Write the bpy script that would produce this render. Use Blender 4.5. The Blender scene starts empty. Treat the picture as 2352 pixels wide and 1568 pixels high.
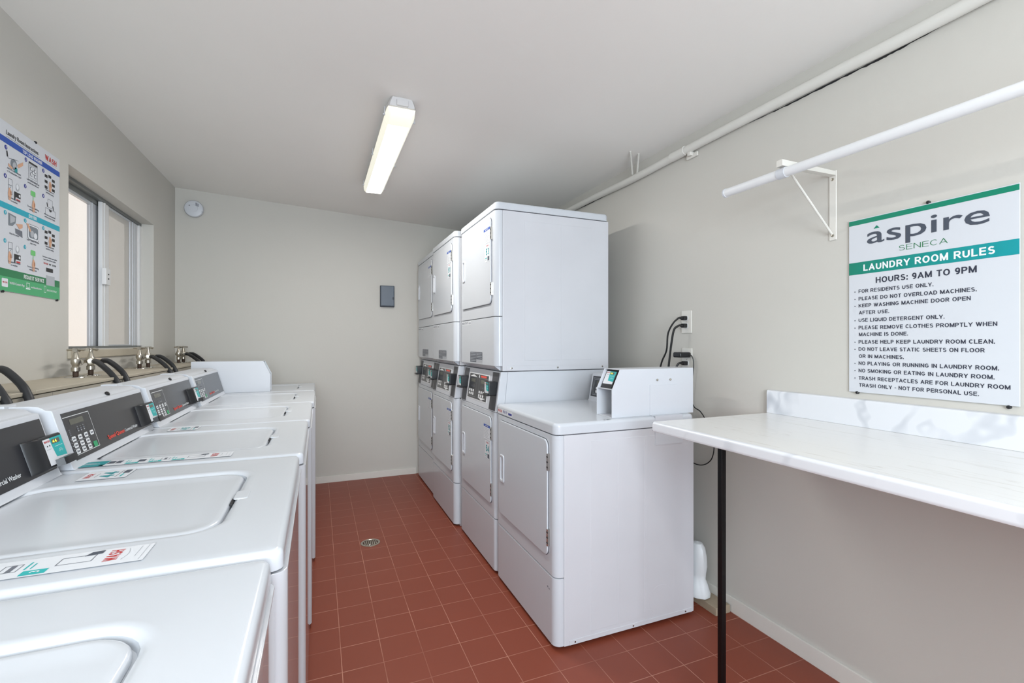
import bpy, bmesh, math, random
from mathutils import Vector, Matrix

random.seed(7)
SC = bpy.context.scene
COL = SC.collection
PI = math.pi

# ------------------------------------------------------------------ camera, light, exposure
F_PX, YAW, HORIZON, CAM_H = 1078.83, 0.3905, 788.0, 1.2782
cam_data = bpy.data.cameras.new('camera')
cam_data.sensor_fit = 'HORIZONTAL'
cam_data.sensor_width = 36.0
cam_data.lens = F_PX / 2352.0 * 36.0
cam_data.shift_y = (HORIZON - 784.0) / 2352.0
cam_data.clip_start = 0.02
cam = bpy.data.objects.new('camera', cam_data)
cam.location = (0, 0, CAM_H)
cam.rotation_euler = (PI / 2, 0, -YAW)
COL.objects.link(cam)
SC.camera = cam

SC.view_settings.view_transform = 'Standard'
SC.view_settings.look = 'None'
SC.view_settings.gamma = 1.0
SC.view_settings.use_curve_mapping = False
SC.view_settings.exposure = 0.92

world = bpy.data.worlds.new('daylight_sky')
SC.world = world
world.use_nodes = True
bg = world.node_tree.nodes['Background']
bg.inputs[0].default_value = (0.72, 0.84, 1.0, 1)
bg.inputs[1].default_value = 0.75

def add_light(name, kind, energy, color, loc, rot, **kw):
    d = bpy.data.lights.new(name, kind)
    d.energy = energy
    d.color = color
    for k, v in kw.items():
        setattr(d, k, v)
    o = bpy.data.objects.new(name, d)
    o.location = loc
    o.rotation_euler = rot
    COL.objects.link(o)
    return o

add_light('sun', 'SUN', 1.9, (1.0, 0.93, 0.86), (4, 0, 6), (0, math.radians(33), math.radians(8)), angle=0.02)
# fill area light added as daylight from an assumed, unseen doorway behind the photographer
add_light('doorway_daylight', 'AREA', 52, (0.82, 0.92, 1.0), (0.02, -1.82, 1.60), (PI / 2, 0, 0),
          shape='RECTANGLE', size=1.3, size_y=1.25)
# area lights under the visible ceiling lamp and the unseen one added as fill
for ly, lw in ((2.95, 11), (-0.25, 5)):
    add_light('lamp_and_added_fill', 'AREA', lw, (1.0, 0.985, 0.95), (0.372, ly, 2.560 - 0.0555 * 1.465 + 0.0093 * (ly - 4.63) - 0.092), (math.radians(1), 0, 0),
              shape='RECTANGLE', size=0.10, size_y=1.10)

# ------------------------------------------------------------------ materials
def lin(c):
    c = c / 255.0
    return c / 12.92 if c <= 0.04045 else ((c + 0.055) / 1.055) ** 2.4

def rgb(*c):
    return (lin(c[0]), lin(c[1]), lin(c[2]), 1.0)

def mat(name, col, rough=0.5, metal=0.0, spec=0.5, coat=0.0, bump=0.0, bscale=60.0, vary=0.0, vscale=3.0):
    m = bpy.data.materials.new(name)
    m.use_nodes = True
    nt = m.node_tree
    b = nt.nodes['Principled BSDF']
    b.inputs['Base Color'].default_value = rgb(*col)
    b.inputs['Roughness'].default_value = rough
    b.inputs['Metallic'].default_value = metal
    b.inputs['Specular IOR Level'].default_value = spec
    b.inputs['Coat Weight'].default_value = coat
    b.inputs['Coat Roughness'].default_value = 0.08
    if bump or vary:
        tc = nt.nodes.new('ShaderNodeTexCoord')
    if bump:
        n = nt.nodes.new('ShaderNodeTexNoise')
        n.inputs['Scale'].default_value = bscale
        n.inputs['Detail'].default_value = 4
        nt.links.new(tc.outputs['Object'], n.inputs['Vector'])
        bp = nt.nodes.new('ShaderNodeBump')
        bp.inputs['Strength'].default_value = bump
        bp.inputs['Distance'].default_value = 0.004
        nt.links.new(n.outputs['Fac'], bp.inputs['Height'])
        nt.links.new(bp.outputs['Normal'], b.inputs['Normal'])
    if vary:
        n2 = nt.nodes.new('ShaderNodeTexNoise')
        n2.inputs['Scale'].default_value = vscale
        n2.inputs['Detail'].default_value = 3
        nt.links.new(tc.outputs['Object'], n2.inputs['Vector'])
        mx = nt.nodes.new('ShaderNodeMix')
        mx.data_type = 'RGBA'
        a = [max(0, c * (1 - vary)) for c in col]
        d = [min(255, c * (1 + vary)) for c in col]
        mx.inputs[6].default_value = rgb(*a)
        mx.inputs[7].default_value = rgb(*d)
        nt.links.new(n2.outputs['Fac'], mx.inputs[0])
        nt.links.new(mx.outputs[2], b.inputs['Base Color'])
    return m

def emit_mat(name, col, strength):
    m = bpy.data.materials.new(name)
    m.use_nodes = True
    b = m.node_tree.nodes['Principled BSDF']
    b.inputs['Base Color'].default_value = rgb(*col)
    b.inputs['Emission Color'].default_value = rgb(*col)
    b.inputs['Emission Strength'].default_value = strength
    return m

def glass_mat(name, tint, gloss=0.1, diffuse=0.0, dcol=(200, 200, 195)):
    m = bpy.data.materials.new(name)
    m.use_nodes = True
    nt = m.node_tree
    out = nt.nodes['Material Output']
    nt.nodes.remove(nt.nodes['Principled BSDF'])
    t = nt.nodes.new('ShaderNodeBsdfTransparent')
    t.inputs[0].default_value = rgb(*tint)
    g = nt.nodes.new('ShaderNodeBsdfGlossy')
    g.inputs['Roughness'].default_value = 0.03
    fr = nt.nodes.new('ShaderNodeValue')
    fr.outputs[0].default_value = 0.05
    mx = nt.nodes.new('ShaderNodeMixShader')
    nt.links.new(fr.outputs[0], mx.inputs[0])
    nt.links.new(g.outputs[0], mx.inputs[2])
    if diffuse > 0:
        d = nt.nodes.new('ShaderNodeBsdfDiffuse')
        d.inputs[0].default_value = rgb(*dcol)
        m2 = nt.nodes.new('ShaderNodeMixShader')
        m2.inputs[0].default_value = diffuse
        nt.links.new(t.outputs[0], m2.inputs[1])
        nt.links.new(d.outputs[0], m2.inputs[2])
        nt.links.new(m2.outputs[0], mx.inputs[1])
    else:
        nt.links.new(t.outputs[0], mx.inputs[1])
    nt.links.new(mx.outputs[0], out.inputs[0])
    return m

def tile_mat(ts, tx, ty):
    m = bpy.data.materials.new('red_quarry_tile')
    m.use_nodes = True
    nt = m.node_tree
    b = nt.nodes['Principled BSDF']
    tc = nt.nodes.new('ShaderNodeTexCoord')
    mp = nt.nodes.new('ShaderNodeMapping')
    mp.inputs['Location'].default_value = (-tx + 40 * ts, -ty + 40 * ts, 0)
    nt.links.new(tc.outputs['Object'], mp.inputs[0])
    br = nt.nodes.new('ShaderNodeTexBrick')
    br.offset = 0.0
    br.squash = 1.0
    br.inputs['Color1'].default_value = rgb(140, 70, 51)
    br.inputs['Color2'].default_value = rgb(129, 64, 47)
    br.inputs['Mortar'].default_value = rgb(184, 128, 108)
    br.inputs['Scale'].default_value = 1.0
    br.inputs['Mortar Size'].default_value = 0.0019
    br.inputs['Mortar Smooth'].default_value = 0.35
    br.inputs['Bias'].default_value = 0.0
    br.inputs['Brick Width'].default_value = ts
    br.inputs['Row Height'].default_value = ts
    nt.links.new(mp.outputs[0], br.inputs['Vector'])
    n = nt.nodes.new('ShaderNodeTexNoise')
    n.inputs['Scale'].default_value = 1.6
    n.inputs['Detail'].default_value = 5
    nt.links.new(tc.outputs['Object'], n.inputs['Vector'])
    # worn grout: the lines fade in and out
    n3 = nt.nodes.new('ShaderNodeTexNoise')
    n3.inputs['Scale'].default_value = 4.0
    n3.inputs['Detail'].default_value = 3
    nt.links.new(tc.outputs['Object'], n3.inputs['Vector'])
    cr = nt.nodes.new('ShaderNodeMapRange')
    cr.inputs[1].default_value = 0.35
    cr.inputs[2].default_value = 0.65
    cr.inputs[3].default_value = 0.25
    cr.inputs[4].default_value = 0.9
    nt.links.new(n3.outputs['Fac'], cr.inputs[0])
    mul = nt.nodes.new('ShaderNodeMath')
    mul.operation = 'MULTIPLY'
    nt.links.new(br.outputs['Fac'], mul.inputs[0])
    nt.links.new(cr.outputs[0], mul.inputs[1])
    br2 = nt.nodes.new('ShaderNodeMix')
    br2.data_type = 'RGBA'
    br2.inputs[6].default_value = rgb(129, 64, 47)
    br2.inputs[7].default_value = rgb(139, 69, 50)
    nt.links.new(n.outputs['Fac'], br2.inputs[0])
    mx = nt.nodes.new('ShaderNodeMix')
    mx.data_type = 'RGBA'
    mx.inputs[7].default_value = rgb(190, 135, 115)
    nt.links.new(mul.outputs[0], mx.inputs[0])
    nt.links.new(br2.outputs[2], mx.inputs[6])
    nt.links.new(mx.outputs[2], b.inputs['Base Color'])
    b.inputs['Roughness'].default_value = 0.42
    b.inputs['Specular IOR Level'].default_value = 0.35
    bp = nt.nodes.new('ShaderNodeBump')
    bp.invert = True
    bp.inputs['Strength'].default_value = 0.35
    bp.inputs['Distance'].default_value = 0.002
    nt.links.new(br.outputs['Fac'], bp.inputs['Height'])
    nt.links.new(bp.outputs['Normal'], b.inputs['Normal'])
    return m

def marble_mat(name, base, vein, scale, stretch, amount, rough=0.22):
    m = bpy.data.materials.new(name)
    m.use_nodes = True
    nt = m.node_tree
    b = nt.nodes['Principled BSDF']
    tc = nt.nodes.new('ShaderNodeTexCoord')
    mp = nt.nodes.new('ShaderNodeMapping')
    mp.inputs['Scale'].default_value = stretch
    mp.inputs['Rotation'].default_value = (0.5, 0.1, 0.35)
    nt.links.new(tc.outputs['Object'], mp.inputs[0])
    n = nt.nodes.new('ShaderNodeTexNoise')
    n.inputs['Scale'].default_value = scale
    n.inputs['Detail'].default_value = 4
    n.inputs['Roughness'].default_value = 0.45
    n.inputs['Distortion'].default_value = 0.25
    nt.links.new(mp.outputs[0], n.inputs['Vector'])
    s = nt.nodes.new('ShaderNodeMath')
    s.operation = 'SUBTRACT'
    s.inputs[1].default_value = 0.5
    nt.links.new(n.outputs['Fac'], s.inputs[0])
    a = nt.nodes.new('ShaderNodeMath')
    a.operation = 'ABSOLUTE'
    nt.links.new(s.outputs[0], a.inputs[0])
    r = nt.nodes.new('ShaderNodeMapRange')
    r.inputs[1].default_value = 0.0
    r.inputs[2].default_value = 0.013
    r.inputs[3].default_value = 1.0
    r.inputs[4].default_value = 0.0
    nt.links.new(a.outputs[0], r.inputs[0])
    n2 = nt.nodes.new('ShaderNodeTexNoise')
    n2.inputs['Scale'].default_value = scale * 1.7
    nt.links.new(mp.outputs[0], n2.inputs['Vector'])
    r2 = nt.nodes.new('ShaderNodeMapRange')
    r2.inputs[1].default_value = 0.36
    r2.inputs[2].default_value = 0.60
    r2.inputs[3].default_value = 0.0
    r2.inputs[4].default_value = amount
    nt.links.new(n2.outputs['Fac'], r2.inputs[0])
    mu = nt.nodes.new('ShaderNodeMath')
    mu.operation = 'MULTIPLY'
    nt.links.new(r.outputs[0], mu.inputs[0])
    nt.links.new(r2.outputs[0], mu.inputs[1])
    mx = nt.nodes.new('ShaderNodeMix')
    mx.data_type = 'RGBA'
    mx.inputs[6].default_value = rgb(*base)
    mx.inputs[7].default_value = rgb(*vein)
    nt.links.new(mu.outputs[0], mx.inputs[0])
    nt.links.new(mx.outputs[2], b.inputs['Base Color'])
    b.inputs['Roughness'].default_value = rough
    return m

def vein_mat():
    m = bpy.data.materials.new('veined_marble_laminate')
    m.use_nodes = True
    nt = m.node_tree
    b = nt.nodes['Principled BSDF']
    tc = nt.nodes.new('ShaderNodeTexCoord')
    last = None
    for rot, sc, dist, off, amt in (((0.0, 0.0, 0.0), 1.05, 5.5, 0.3, 0.75), ((0.9, 0.3, 0.4), 1.6, 7.0, 1.7, 0.4)):
        mp = nt.nodes.new('ShaderNodeMapping')
        mp.inputs['Rotation'].default_value = rot
        mp.inputs['Location'].default_value = (off, off * 2, off)
        nt.links.new(tc.outputs['Object'], mp.inputs[0])
        w = nt.nodes.new('ShaderNodeTexWave')
        w.bands_direction = 'DIAGONAL'
        w.inputs['Scale'].default_value = sc
        w.inputs['Distortion'].default_value = dist
        w.inputs['Detail'].default_value = 3.0
        w.inputs['Detail Scale'].default_value = 2.2
        w.inputs['Detail Roughness'].default_value = 0.6
        nt.links.new(mp.outputs[0], w.inputs['Vector'])
        r = nt.nodes.new('ShaderNodeMapRange')
        r.inputs[1].default_value = 0.94
        r.inputs[2].default_value = 1.0
        r.inputs[3].default_value = 0.0
        r.inputs[4].default_value = amt
        nt.links.new(w.outputs['Fac'], r.inputs[0])
        n = nt.nodes.new('ShaderNodeTexNoise')
        n.inputs['Scale'].default_value = 5.0
        nt.links.new(mp.outputs[0], n.inputs['Vector'])
        r2 = nt.nodes.new('ShaderNodeMapRange')
        r2.inputs[1].default_value = 0.38
        r2.inputs[2].default_value = 0.62
        nt.links.new(n.outputs['Fac'], r2.inputs[0])
        mu = nt.nodes.new('ShaderNodeMath')
        mu.operation = 'MULTIPLY'
        nt.links.new(r.outputs[0], mu.inputs[0])
        nt.links.new(r2.outputs[0], mu.inputs[1])
        mx = nt.nodes.new('ShaderNodeMix')
        mx.data_type = 'RGBA'
        mx.inputs[6].default_value = rgb(226, 228, 233)
        mx.inputs[7].default_value = rgb(168, 173, 183)
        nt.links.new(mu.outputs[0], mx.inputs[0])
        if last is not None:
            nt.links.new(last.outputs[2], mx.inputs[6])
        last = mx
    nt.links.new(last.outputs[2], b.inputs['Base Color'])
    b.inputs['Roughness'].default_value = 0.25
    return m

M = {}
M['wall'] = mat('beige_wall_paint', (204, 201, 194), 0.55, spec=0.3, bump=0.12, bscale=45, vary=0.012, vscale=1.5)
M['ceiling'] = mat('ceiling_paint', (246, 244, 240), 0.7, spec=0.2, bump=0.15, bscale=30, vary=0.012, vscale=1.2)
M['trim'] = mat('white_trim_paint', (222, 219, 212), 0.45, bump=0.08, bscale=80, vary=0.02, vscale=9)
M['chase'] = mat('painted_plywood', (186, 177, 160), 0.6, spec=0.3, bump=0.15, bscale=60, vary=0.05, vscale=7)
M['chase_side'] = mat('painted_chase_front', (182, 175, 162), 0.6, spec=0.3, vary=0.04, vscale=6)
M['floor'] = tile_mat(0.1572, 0.0851, 1.9373)
M['enamel'] = mat('white_enamel', (205, 209, 215), 0.22, spec=0.45)
M['enamel_side'] = mat('white_side_panel', (208, 209, 214), 0.34, spec=0.5, vary=0.022, vscale=4)
M['plastic_w'] = mat('white_plastic', (208, 211, 217), 0.38)
M['pipe'] = mat('white_pipe_paint', (222, 220, 214), 0.4)
M['rod'] = mat('white_rod_enamel', (230, 231, 233), 0.35)
M['gap_shade'] = mat('door_gap_shade', (92, 92, 98), 0.7)  # shade of the gap round each dryer door, put into colour
M['enamel_front'] = mat('glossy_white_front', (200, 202, 207), 0.03, spec=0.7)
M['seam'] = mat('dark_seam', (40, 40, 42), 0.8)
M['panel'] = mat('charcoal_control_panel', (40, 41, 46), 0.3, spec=0.5, coat=0.2)
M['panel2'] = mat('grey_reader_strip', (72, 73, 78), 0.45)
M['black'] = mat('black_plastic', (26, 27, 30), 0.32)
M['black_m'] = mat('black_painted_steel', (7, 7, 9), 0.35, spec=0.3)
M['rubber'] = mat('black_rubber', (38, 39, 42), 0.48)
M['cord'] = mat('black_cord', (20, 20, 22), 0.45)
M['chrome'] = mat('chrome', (205, 203, 198), 0.16, metal=1.0)
M['nickel'] = mat('worn_nickel', (188, 182, 170), 0.28, metal=1.0, vary=0.12, vscale=60)
M['rust'] = mat('dark_pipe_thread', (74, 58, 48), 0.65, metal=0.4, vary=0.2, vscale=80)
M['alu'] = mat('aluminium_frame', (204, 207, 212), 0.35, metal=0.25)
M['alu_d'] = mat('grey_aluminium_head', (128, 131, 130), 0.45, metal=0.5)
M['alu_w'] = mat('white_aluminium', (226, 226, 226), 0.35)
M['glass'] = glass_mat('clear_glass', (246, 246, 246))
M['screen_glass'] = glass_mat('screened_glass', (225, 224, 222), diffuse=0.5, dcol=(238, 236, 232))
M['stucco'] = mat('sunlit_stucco', (218, 206, 192), 0.9, bump=0.5, bscale=25, vary=0.02, vscale=2)
M['marble_top'] = marble_mat('white_marble_laminate', (228, 228, 227), (198, 194, 188), 4.0, (4.5, 0.5, 3.0), 0.6)
M['marble_edge'] = vein_mat()
M['wood'] = mat('raw_lumber', (164, 149, 128), 0.7, bump=0.3, bscale=40, vary=0.08, vscale=14)
M['bag'] = mat('white_polythene', (226, 230, 232), 0.4)
M['grey_box'] = mat('slate_grey_plastic', (96, 106, 118), 0.42)
M['grey_box_d'] = mat('dark_slate_plastic', (62, 70, 82), 0.45)
M['sign_w'] = mat('white_sign_board', (211, 214, 220), 0.32)
M['lens'] = emit_mat('lit_lamp_lens', (255, 250, 240), 3.0)
M['lens_end'] = emit_mat('dim_lens_end', (240, 238, 222), 0.35)
M['lamp_body'] = mat('lamp_housing_plastic', (205, 203, 203), 0.5)
M['i_white'] = mat('print_white', (236, 238, 240), 0.4)
M['i_label'] = mat('print_label_white', (226, 229, 234), 0.35)
M['i_grey'] = mat('print_grey', (108, 112, 122), 0.45)
M['i_lgrey'] = mat('print_light_grey', (176, 180, 186), 0.45)
M['i_slate'] = mat('print_slate', (72, 79, 92), 0.4)
M['i_navy'] = mat('print_navy_text', (50, 54, 70), 0.4)
M['i_black'] = mat('print_black', (34, 34, 38), 0.45)
M['i_red'] = mat('print_red', (196, 42, 40), 0.4)
M['i_orange'] = mat('print_logo_red', (236, 84, 70), 0.4)
M['i_teal'] = mat('print_teal', (28, 176, 176), 0.4)
M['i_teal2'] = mat('print_teal_dark', (20, 146, 152), 0.4)
M['i_cyan'] = mat('print_cyan', (20, 164, 186), 0.4)
M['i_blue'] = mat('print_blue', (28, 78, 172), 0.4)
M['i_dblue'] = mat('print_deep_blue', (34, 44, 140), 0.4)
M['i_green'] = mat('print_sign_green', (0, 130, 102), 0.4)
M['i_dgreen'] = mat('print_dark_green', (34, 122, 76), 0.4)
M['i_lgreen'] = mat('print_light_green', (72, 168, 112), 0.4)
M['i_btn'] = mat('print_button_green', (44, 160, 104), 0.4)
M['i_lime'] = mat('print_lime', (112, 196, 116), 0.4)
M['i_skin'] = mat('print_skin', (212, 164, 134), 0.5)
M['i_skin2'] = mat('print_skin_shade', (176, 124, 96), 0.5)
M['i_steel'] = mat('print_steel', (120, 128, 136), 0.4)
M['lcd'] = mat('lcd_glass', (92, 92, 82), 0.25)
M['lcd_digit'] = emit_mat('lit_lcd_digits', (226, 214, 70), 0.6)

def gradient_band():
    m = bpy.data.materials.new('green_teal_band')
    m.use_nodes = True
    nt = m.node_tree
    b = nt.nodes['Principled BSDF']
    tc = nt.nodes.new('ShaderNodeTexCoord')
    sp = nt.nodes.new('ShaderNodeSeparateXYZ')
    nt.links.new(tc.outputs['Generated'], sp.inputs[0])
    mx = nt.nodes.new('ShaderNodeMix')
    mx.data_type = 'RGBA'
    mx.inputs[6].default_value = rgb(8, 150, 158)
    mx.inputs[7].default_value = rgb(0, 128, 104)
    nt.links.new(sp.outputs['Y'], mx.inputs[0])
    nt.links.new(mx.outputs[2], b.inputs['Base Color'])
    b.inputs['Roughness'].default_value = 0.4
    return m
M['band'] = gradient_band()

# ------------------------------------------------------------------ mesh helpers
TEXT_CACHE = {}

def text_src(body, bold):
    key = (body, bold)
    if key not in TEXT_CACHE:
        cu = bpy.data.curves.new('tmp_text', 'FONT')
        cu.body = body
        cu.size = 1.0
        cu.resolution_u = 3
        cu.offset = bold
        ob = bpy.data.objects.new('tmp_text', cu)
        me = bpy.data.meshes.new_from_object(ob)
        vs = [(v.co.x, v.co.y) for v in me.vertices]
        fs = [tuple(p.vertices) for p in me.polygons]
        bpy.data.objects.remove(ob)
        bpy.data.curves.remove(cu)
        bpy.data.meshes.remove(me)
        TEXT_CACHE[key] = (vs, fs)
    return TEXT_CACHE[key]

def rr(x0, x1, y0, y1, r, n=5, corners=(1, 1, 1, 1)):
    """rounded rectangle outline, counter-clockwise"""
    out = []
    cs = [(x1 - r, y0 + r, -PI / 2, x1, y0), (x1 - r, y1 - r, 0, x1, y1), (x0 + r, y1 - r, PI / 2, x0, y1), (x0 + r, y0 + r, PI, x0, y0)]
    for k, (cx, cy, a0, sx, sy) in enumerate(cs):
        if not corners[k]:
            out.append((sx, sy))
            continue
        for i in range(n + 1):
            a = a0 + PI / 2 * i / n
            out.append((cx + r * math.cos(a), cy + r * math.sin(a)))
    return out

def smooth_path(pts, n=8):
    P = [Vector(p) for p in pts]
    if len(P) < 3:
        return P
    out = []
    for i in range(len(P) - 1):
        p0 = P[i - 1] if i > 0 else P[0] * 2 - P[1]
        p1, p2 = P[i], P[i + 1]
        p3 = P[i + 2] if i + 2 < len(P) else P[-1] * 2 - P[-2]
        for k in range(n):
            t = k / n
            out.append(0.5 * ((2 * p1) + (p2 - p0) * t + (2 * p0 - 5 * p1 + 4 * p2 - p3) * t * t + (3 * p1 - p0 - 3 * p2 + p3) * t ** 3))
    out.append(P[-1])
    return out

def arc(cx, cy, rx, ry, a0, a1, n=10):
    return [(cx + rx * math.cos(math.radians(a0 + (a1 - a0) * i / n)), cy + ry * math.sin(math.radians(a0 + (a1 - a0) * i / n))) for i in range(n + 1)]

# (width, strokes) of each capital on a unit square
GLYPHS = {
    'A': (0.74, [[(0, 0), (0.5, 1)], [(1, 0), (0.5, 1)], [(0.22, 0.30), (0.78, 0.30)]]),
    'B': (0.66, [[(0, 0), (0, 1)], [(0, 1), (0.55, 1)] + arc(0.6, 0.765, 0.33, 0.235, 90, -90) + [(0, 0.53)], [(0, 0.53), (0.6, 0.53)] + arc(0.65, 0.265, 0.35, 0.265, 90, -90) + [(0, 0)]]),
    'C': (0.70, [arc(0.5, 0.5, 0.5, 0.5, 42, 318, 18)]),
    'D': (0.70, [[(0, 0), (0, 1)], [(0, 1), (0.4, 1)] + arc(0.45, 0.5, 0.55, 0.5, 90, -90) + [(0, 0)]]),
    'E': (0.61, [[(0, 0), (0, 1)], [(0, 1), (1, 1)], [(0, 0.52), (0.92, 0.52)], [(0, 0), (1, 0)]]),
    'F': (0.57, [[(0, 0), (0, 1)], [(0, 1), (1, 1)], [(0, 0.5), (0.9, 0.5)]]),
    'G': (0.74, [arc(0.5, 0.5, 0.5, 0.5, 42, 330, 18) + [(0.95, 0.42)], [(0.55, 0.42), (0.97, 0.42)]]),
    'H': (0.68, [[(0, 0), (0, 1)], [(1, 0), (1, 1)], [(0, 0.52), (1, 0.52)]]),
    'I': (0.17, [[(0, 0), (0, 1)]]),
    'J': (0.52, [[(1, 1), (1, 0.3)] + arc(0.5, 0.3, 0.5, 0.3, 0, -180)]),
    'K': (0.70, [[(0, 0), (0, 1)], [(0.05, 0.35), (0.95, 1)], [(0.35, 0.58), (1, 0)]]),
    'L': (0.57, [[(0, 1), (0, 0)], [(0, 0), (1, 0)]]),
    'M': (0.82, [[(0, 0), (0, 1)], [(1, 0), (1, 1)], [(0.03, 1), (0.5, 0.02)], [(0.97, 1), (0.5, 0.02)]]),
    'N': (0.68, [[(0, 0), (0, 1)], [(1, 0), (1, 1)], [(0.03, 1), (0.97, 0)]]),
    'O': (0.76, [arc(0.5, 0.5, 0.5, 0.5, 0, 360, 24)]),
    'P': (0.63, [[(0, 0), (0, 1)], [(0, 1), (0.55, 1)] + arc(0.6, 0.72, 0.4, 0.28, 90, -90) + [(0, 0.44)]]),
    'Q': (0.76, [arc(0.5, 0.5, 0.5, 0.5, 0, 360, 24), [(0.62, 0.28), (0.98, 0.0)]]),
    'R': (0.68, [[(0, 0), (0, 1)], [(0, 1), (0.55, 1)] + arc(0.6, 0.735, 0.36, 0.265, 90, -90) + [(0, 0.47)], [(0.5, 0.47), (1, 0)]]),
    'S': (0.62, [arc(0.5, 0.755, 0.44, 0.245, 25, 270, 14)[:-1] + arc(0.5, 0.255, 0.5, 0.255, 90, -155, 14)]),
    'T': (0.62, [[(0, 1), (1, 1)], [(0.5, 1), (0.5, 0)]]),
    'U': (0.68, [[(0, 1), (0, 0.4)] + arc(0.5, 0.38, 0.5, 0.38, 180, 360, 12) + [(1, 1)]]),
    'V': (0.70, [[(0, 1), (0.5, 0)], [(1, 1), (0.5, 0)]]),
    'W': (1.0, [[(0, 1), (0.26, 0)], [(0.26, 0), (0.5, 1)], [(0.5, 1), (0.74, 0)], [(0.74, 0), (1, 1)]]),
    'X': (0.70, [[(0, 0), (1, 1)], [(0, 1), (1, 0)]]),
    'Y': (0.70, [[(0, 1), (0.5, 0.42)], [(1, 1), (0.5, 0.42)], [(0.5, 0.42), (0.5, 0)]]),
    'Z': (0.62, [[(0, 1), (1, 1)], [(1, 1), (0, 0)], [(0, 0), (1, 0)]]),
    '0': (0.56, [arc(0.5, 0.5, 0.5, 0.5, 0, 360, 20)]),
    '1': (0.34, [[(1, 0), (1, 1)], [(1, 1), (0.1, 0.72)]]),
    '2': (0.56, [arc(0.5, 0.70, 0.48, 0.30, 165, -35, 12) + [(0, 0)], [(0, 0), (1, 0)]]),
    '3': (0.56, [arc(0.48, 0.76, 0.42, 0.24, 150, -90, 12), arc(0.48, 0.27, 0.5, 0.27, 90, -150, 12)]),
    '4': (0.60, [[(0.75, 0), (0.75, 1)], [(0.75, 1), (0, 0.28)], [(0, 0.28), (1, 0.28)]]),
    '5': (0.56, [[(0.92, 1), (0.18, 1)], [(0.18, 1), (0.06, 0.5)], [(0.06, 0.5)] + arc(0.48, 0.32, 0.5, 0.32, 130, -150, 14)]),
    '6': (0.56, [arc(0.5, 0.31, 0.48, 0.31, 0, 360, 16), [(0.03, 0.33)] + arc(0.55, 0.5, 0.52, 0.5, 180, 60, 10)]),
    '7': (0.56, [[(0, 1), (1, 1)], [(1, 1), (0.35, 0)]]),
    '8': (0.56, [arc(0.5, 0.76, 0.42, 0.24, 0, 360, 16), arc(0.5, 0.27, 0.5, 0.27, 0, 360, 16)]),
    '9': (0.56, [arc(0.5, 0.69, 0.48, 0.31, 0, 360, 16), [(0.97, 0.67)] + arc(0.45, 0.5, 0.52, 0.5, 0, -120, 10)]),
    '.': (0.17, [[(0, 0.0), (0, 0.06)]]),
    ':': (0.17, [[(0, 0.0), (0, 0.06)], [(0, 0.62), (0, 0.68)]]),
    '-': (0.34, [[(0, 0.40), (1, 0.40)]]),
}

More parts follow.
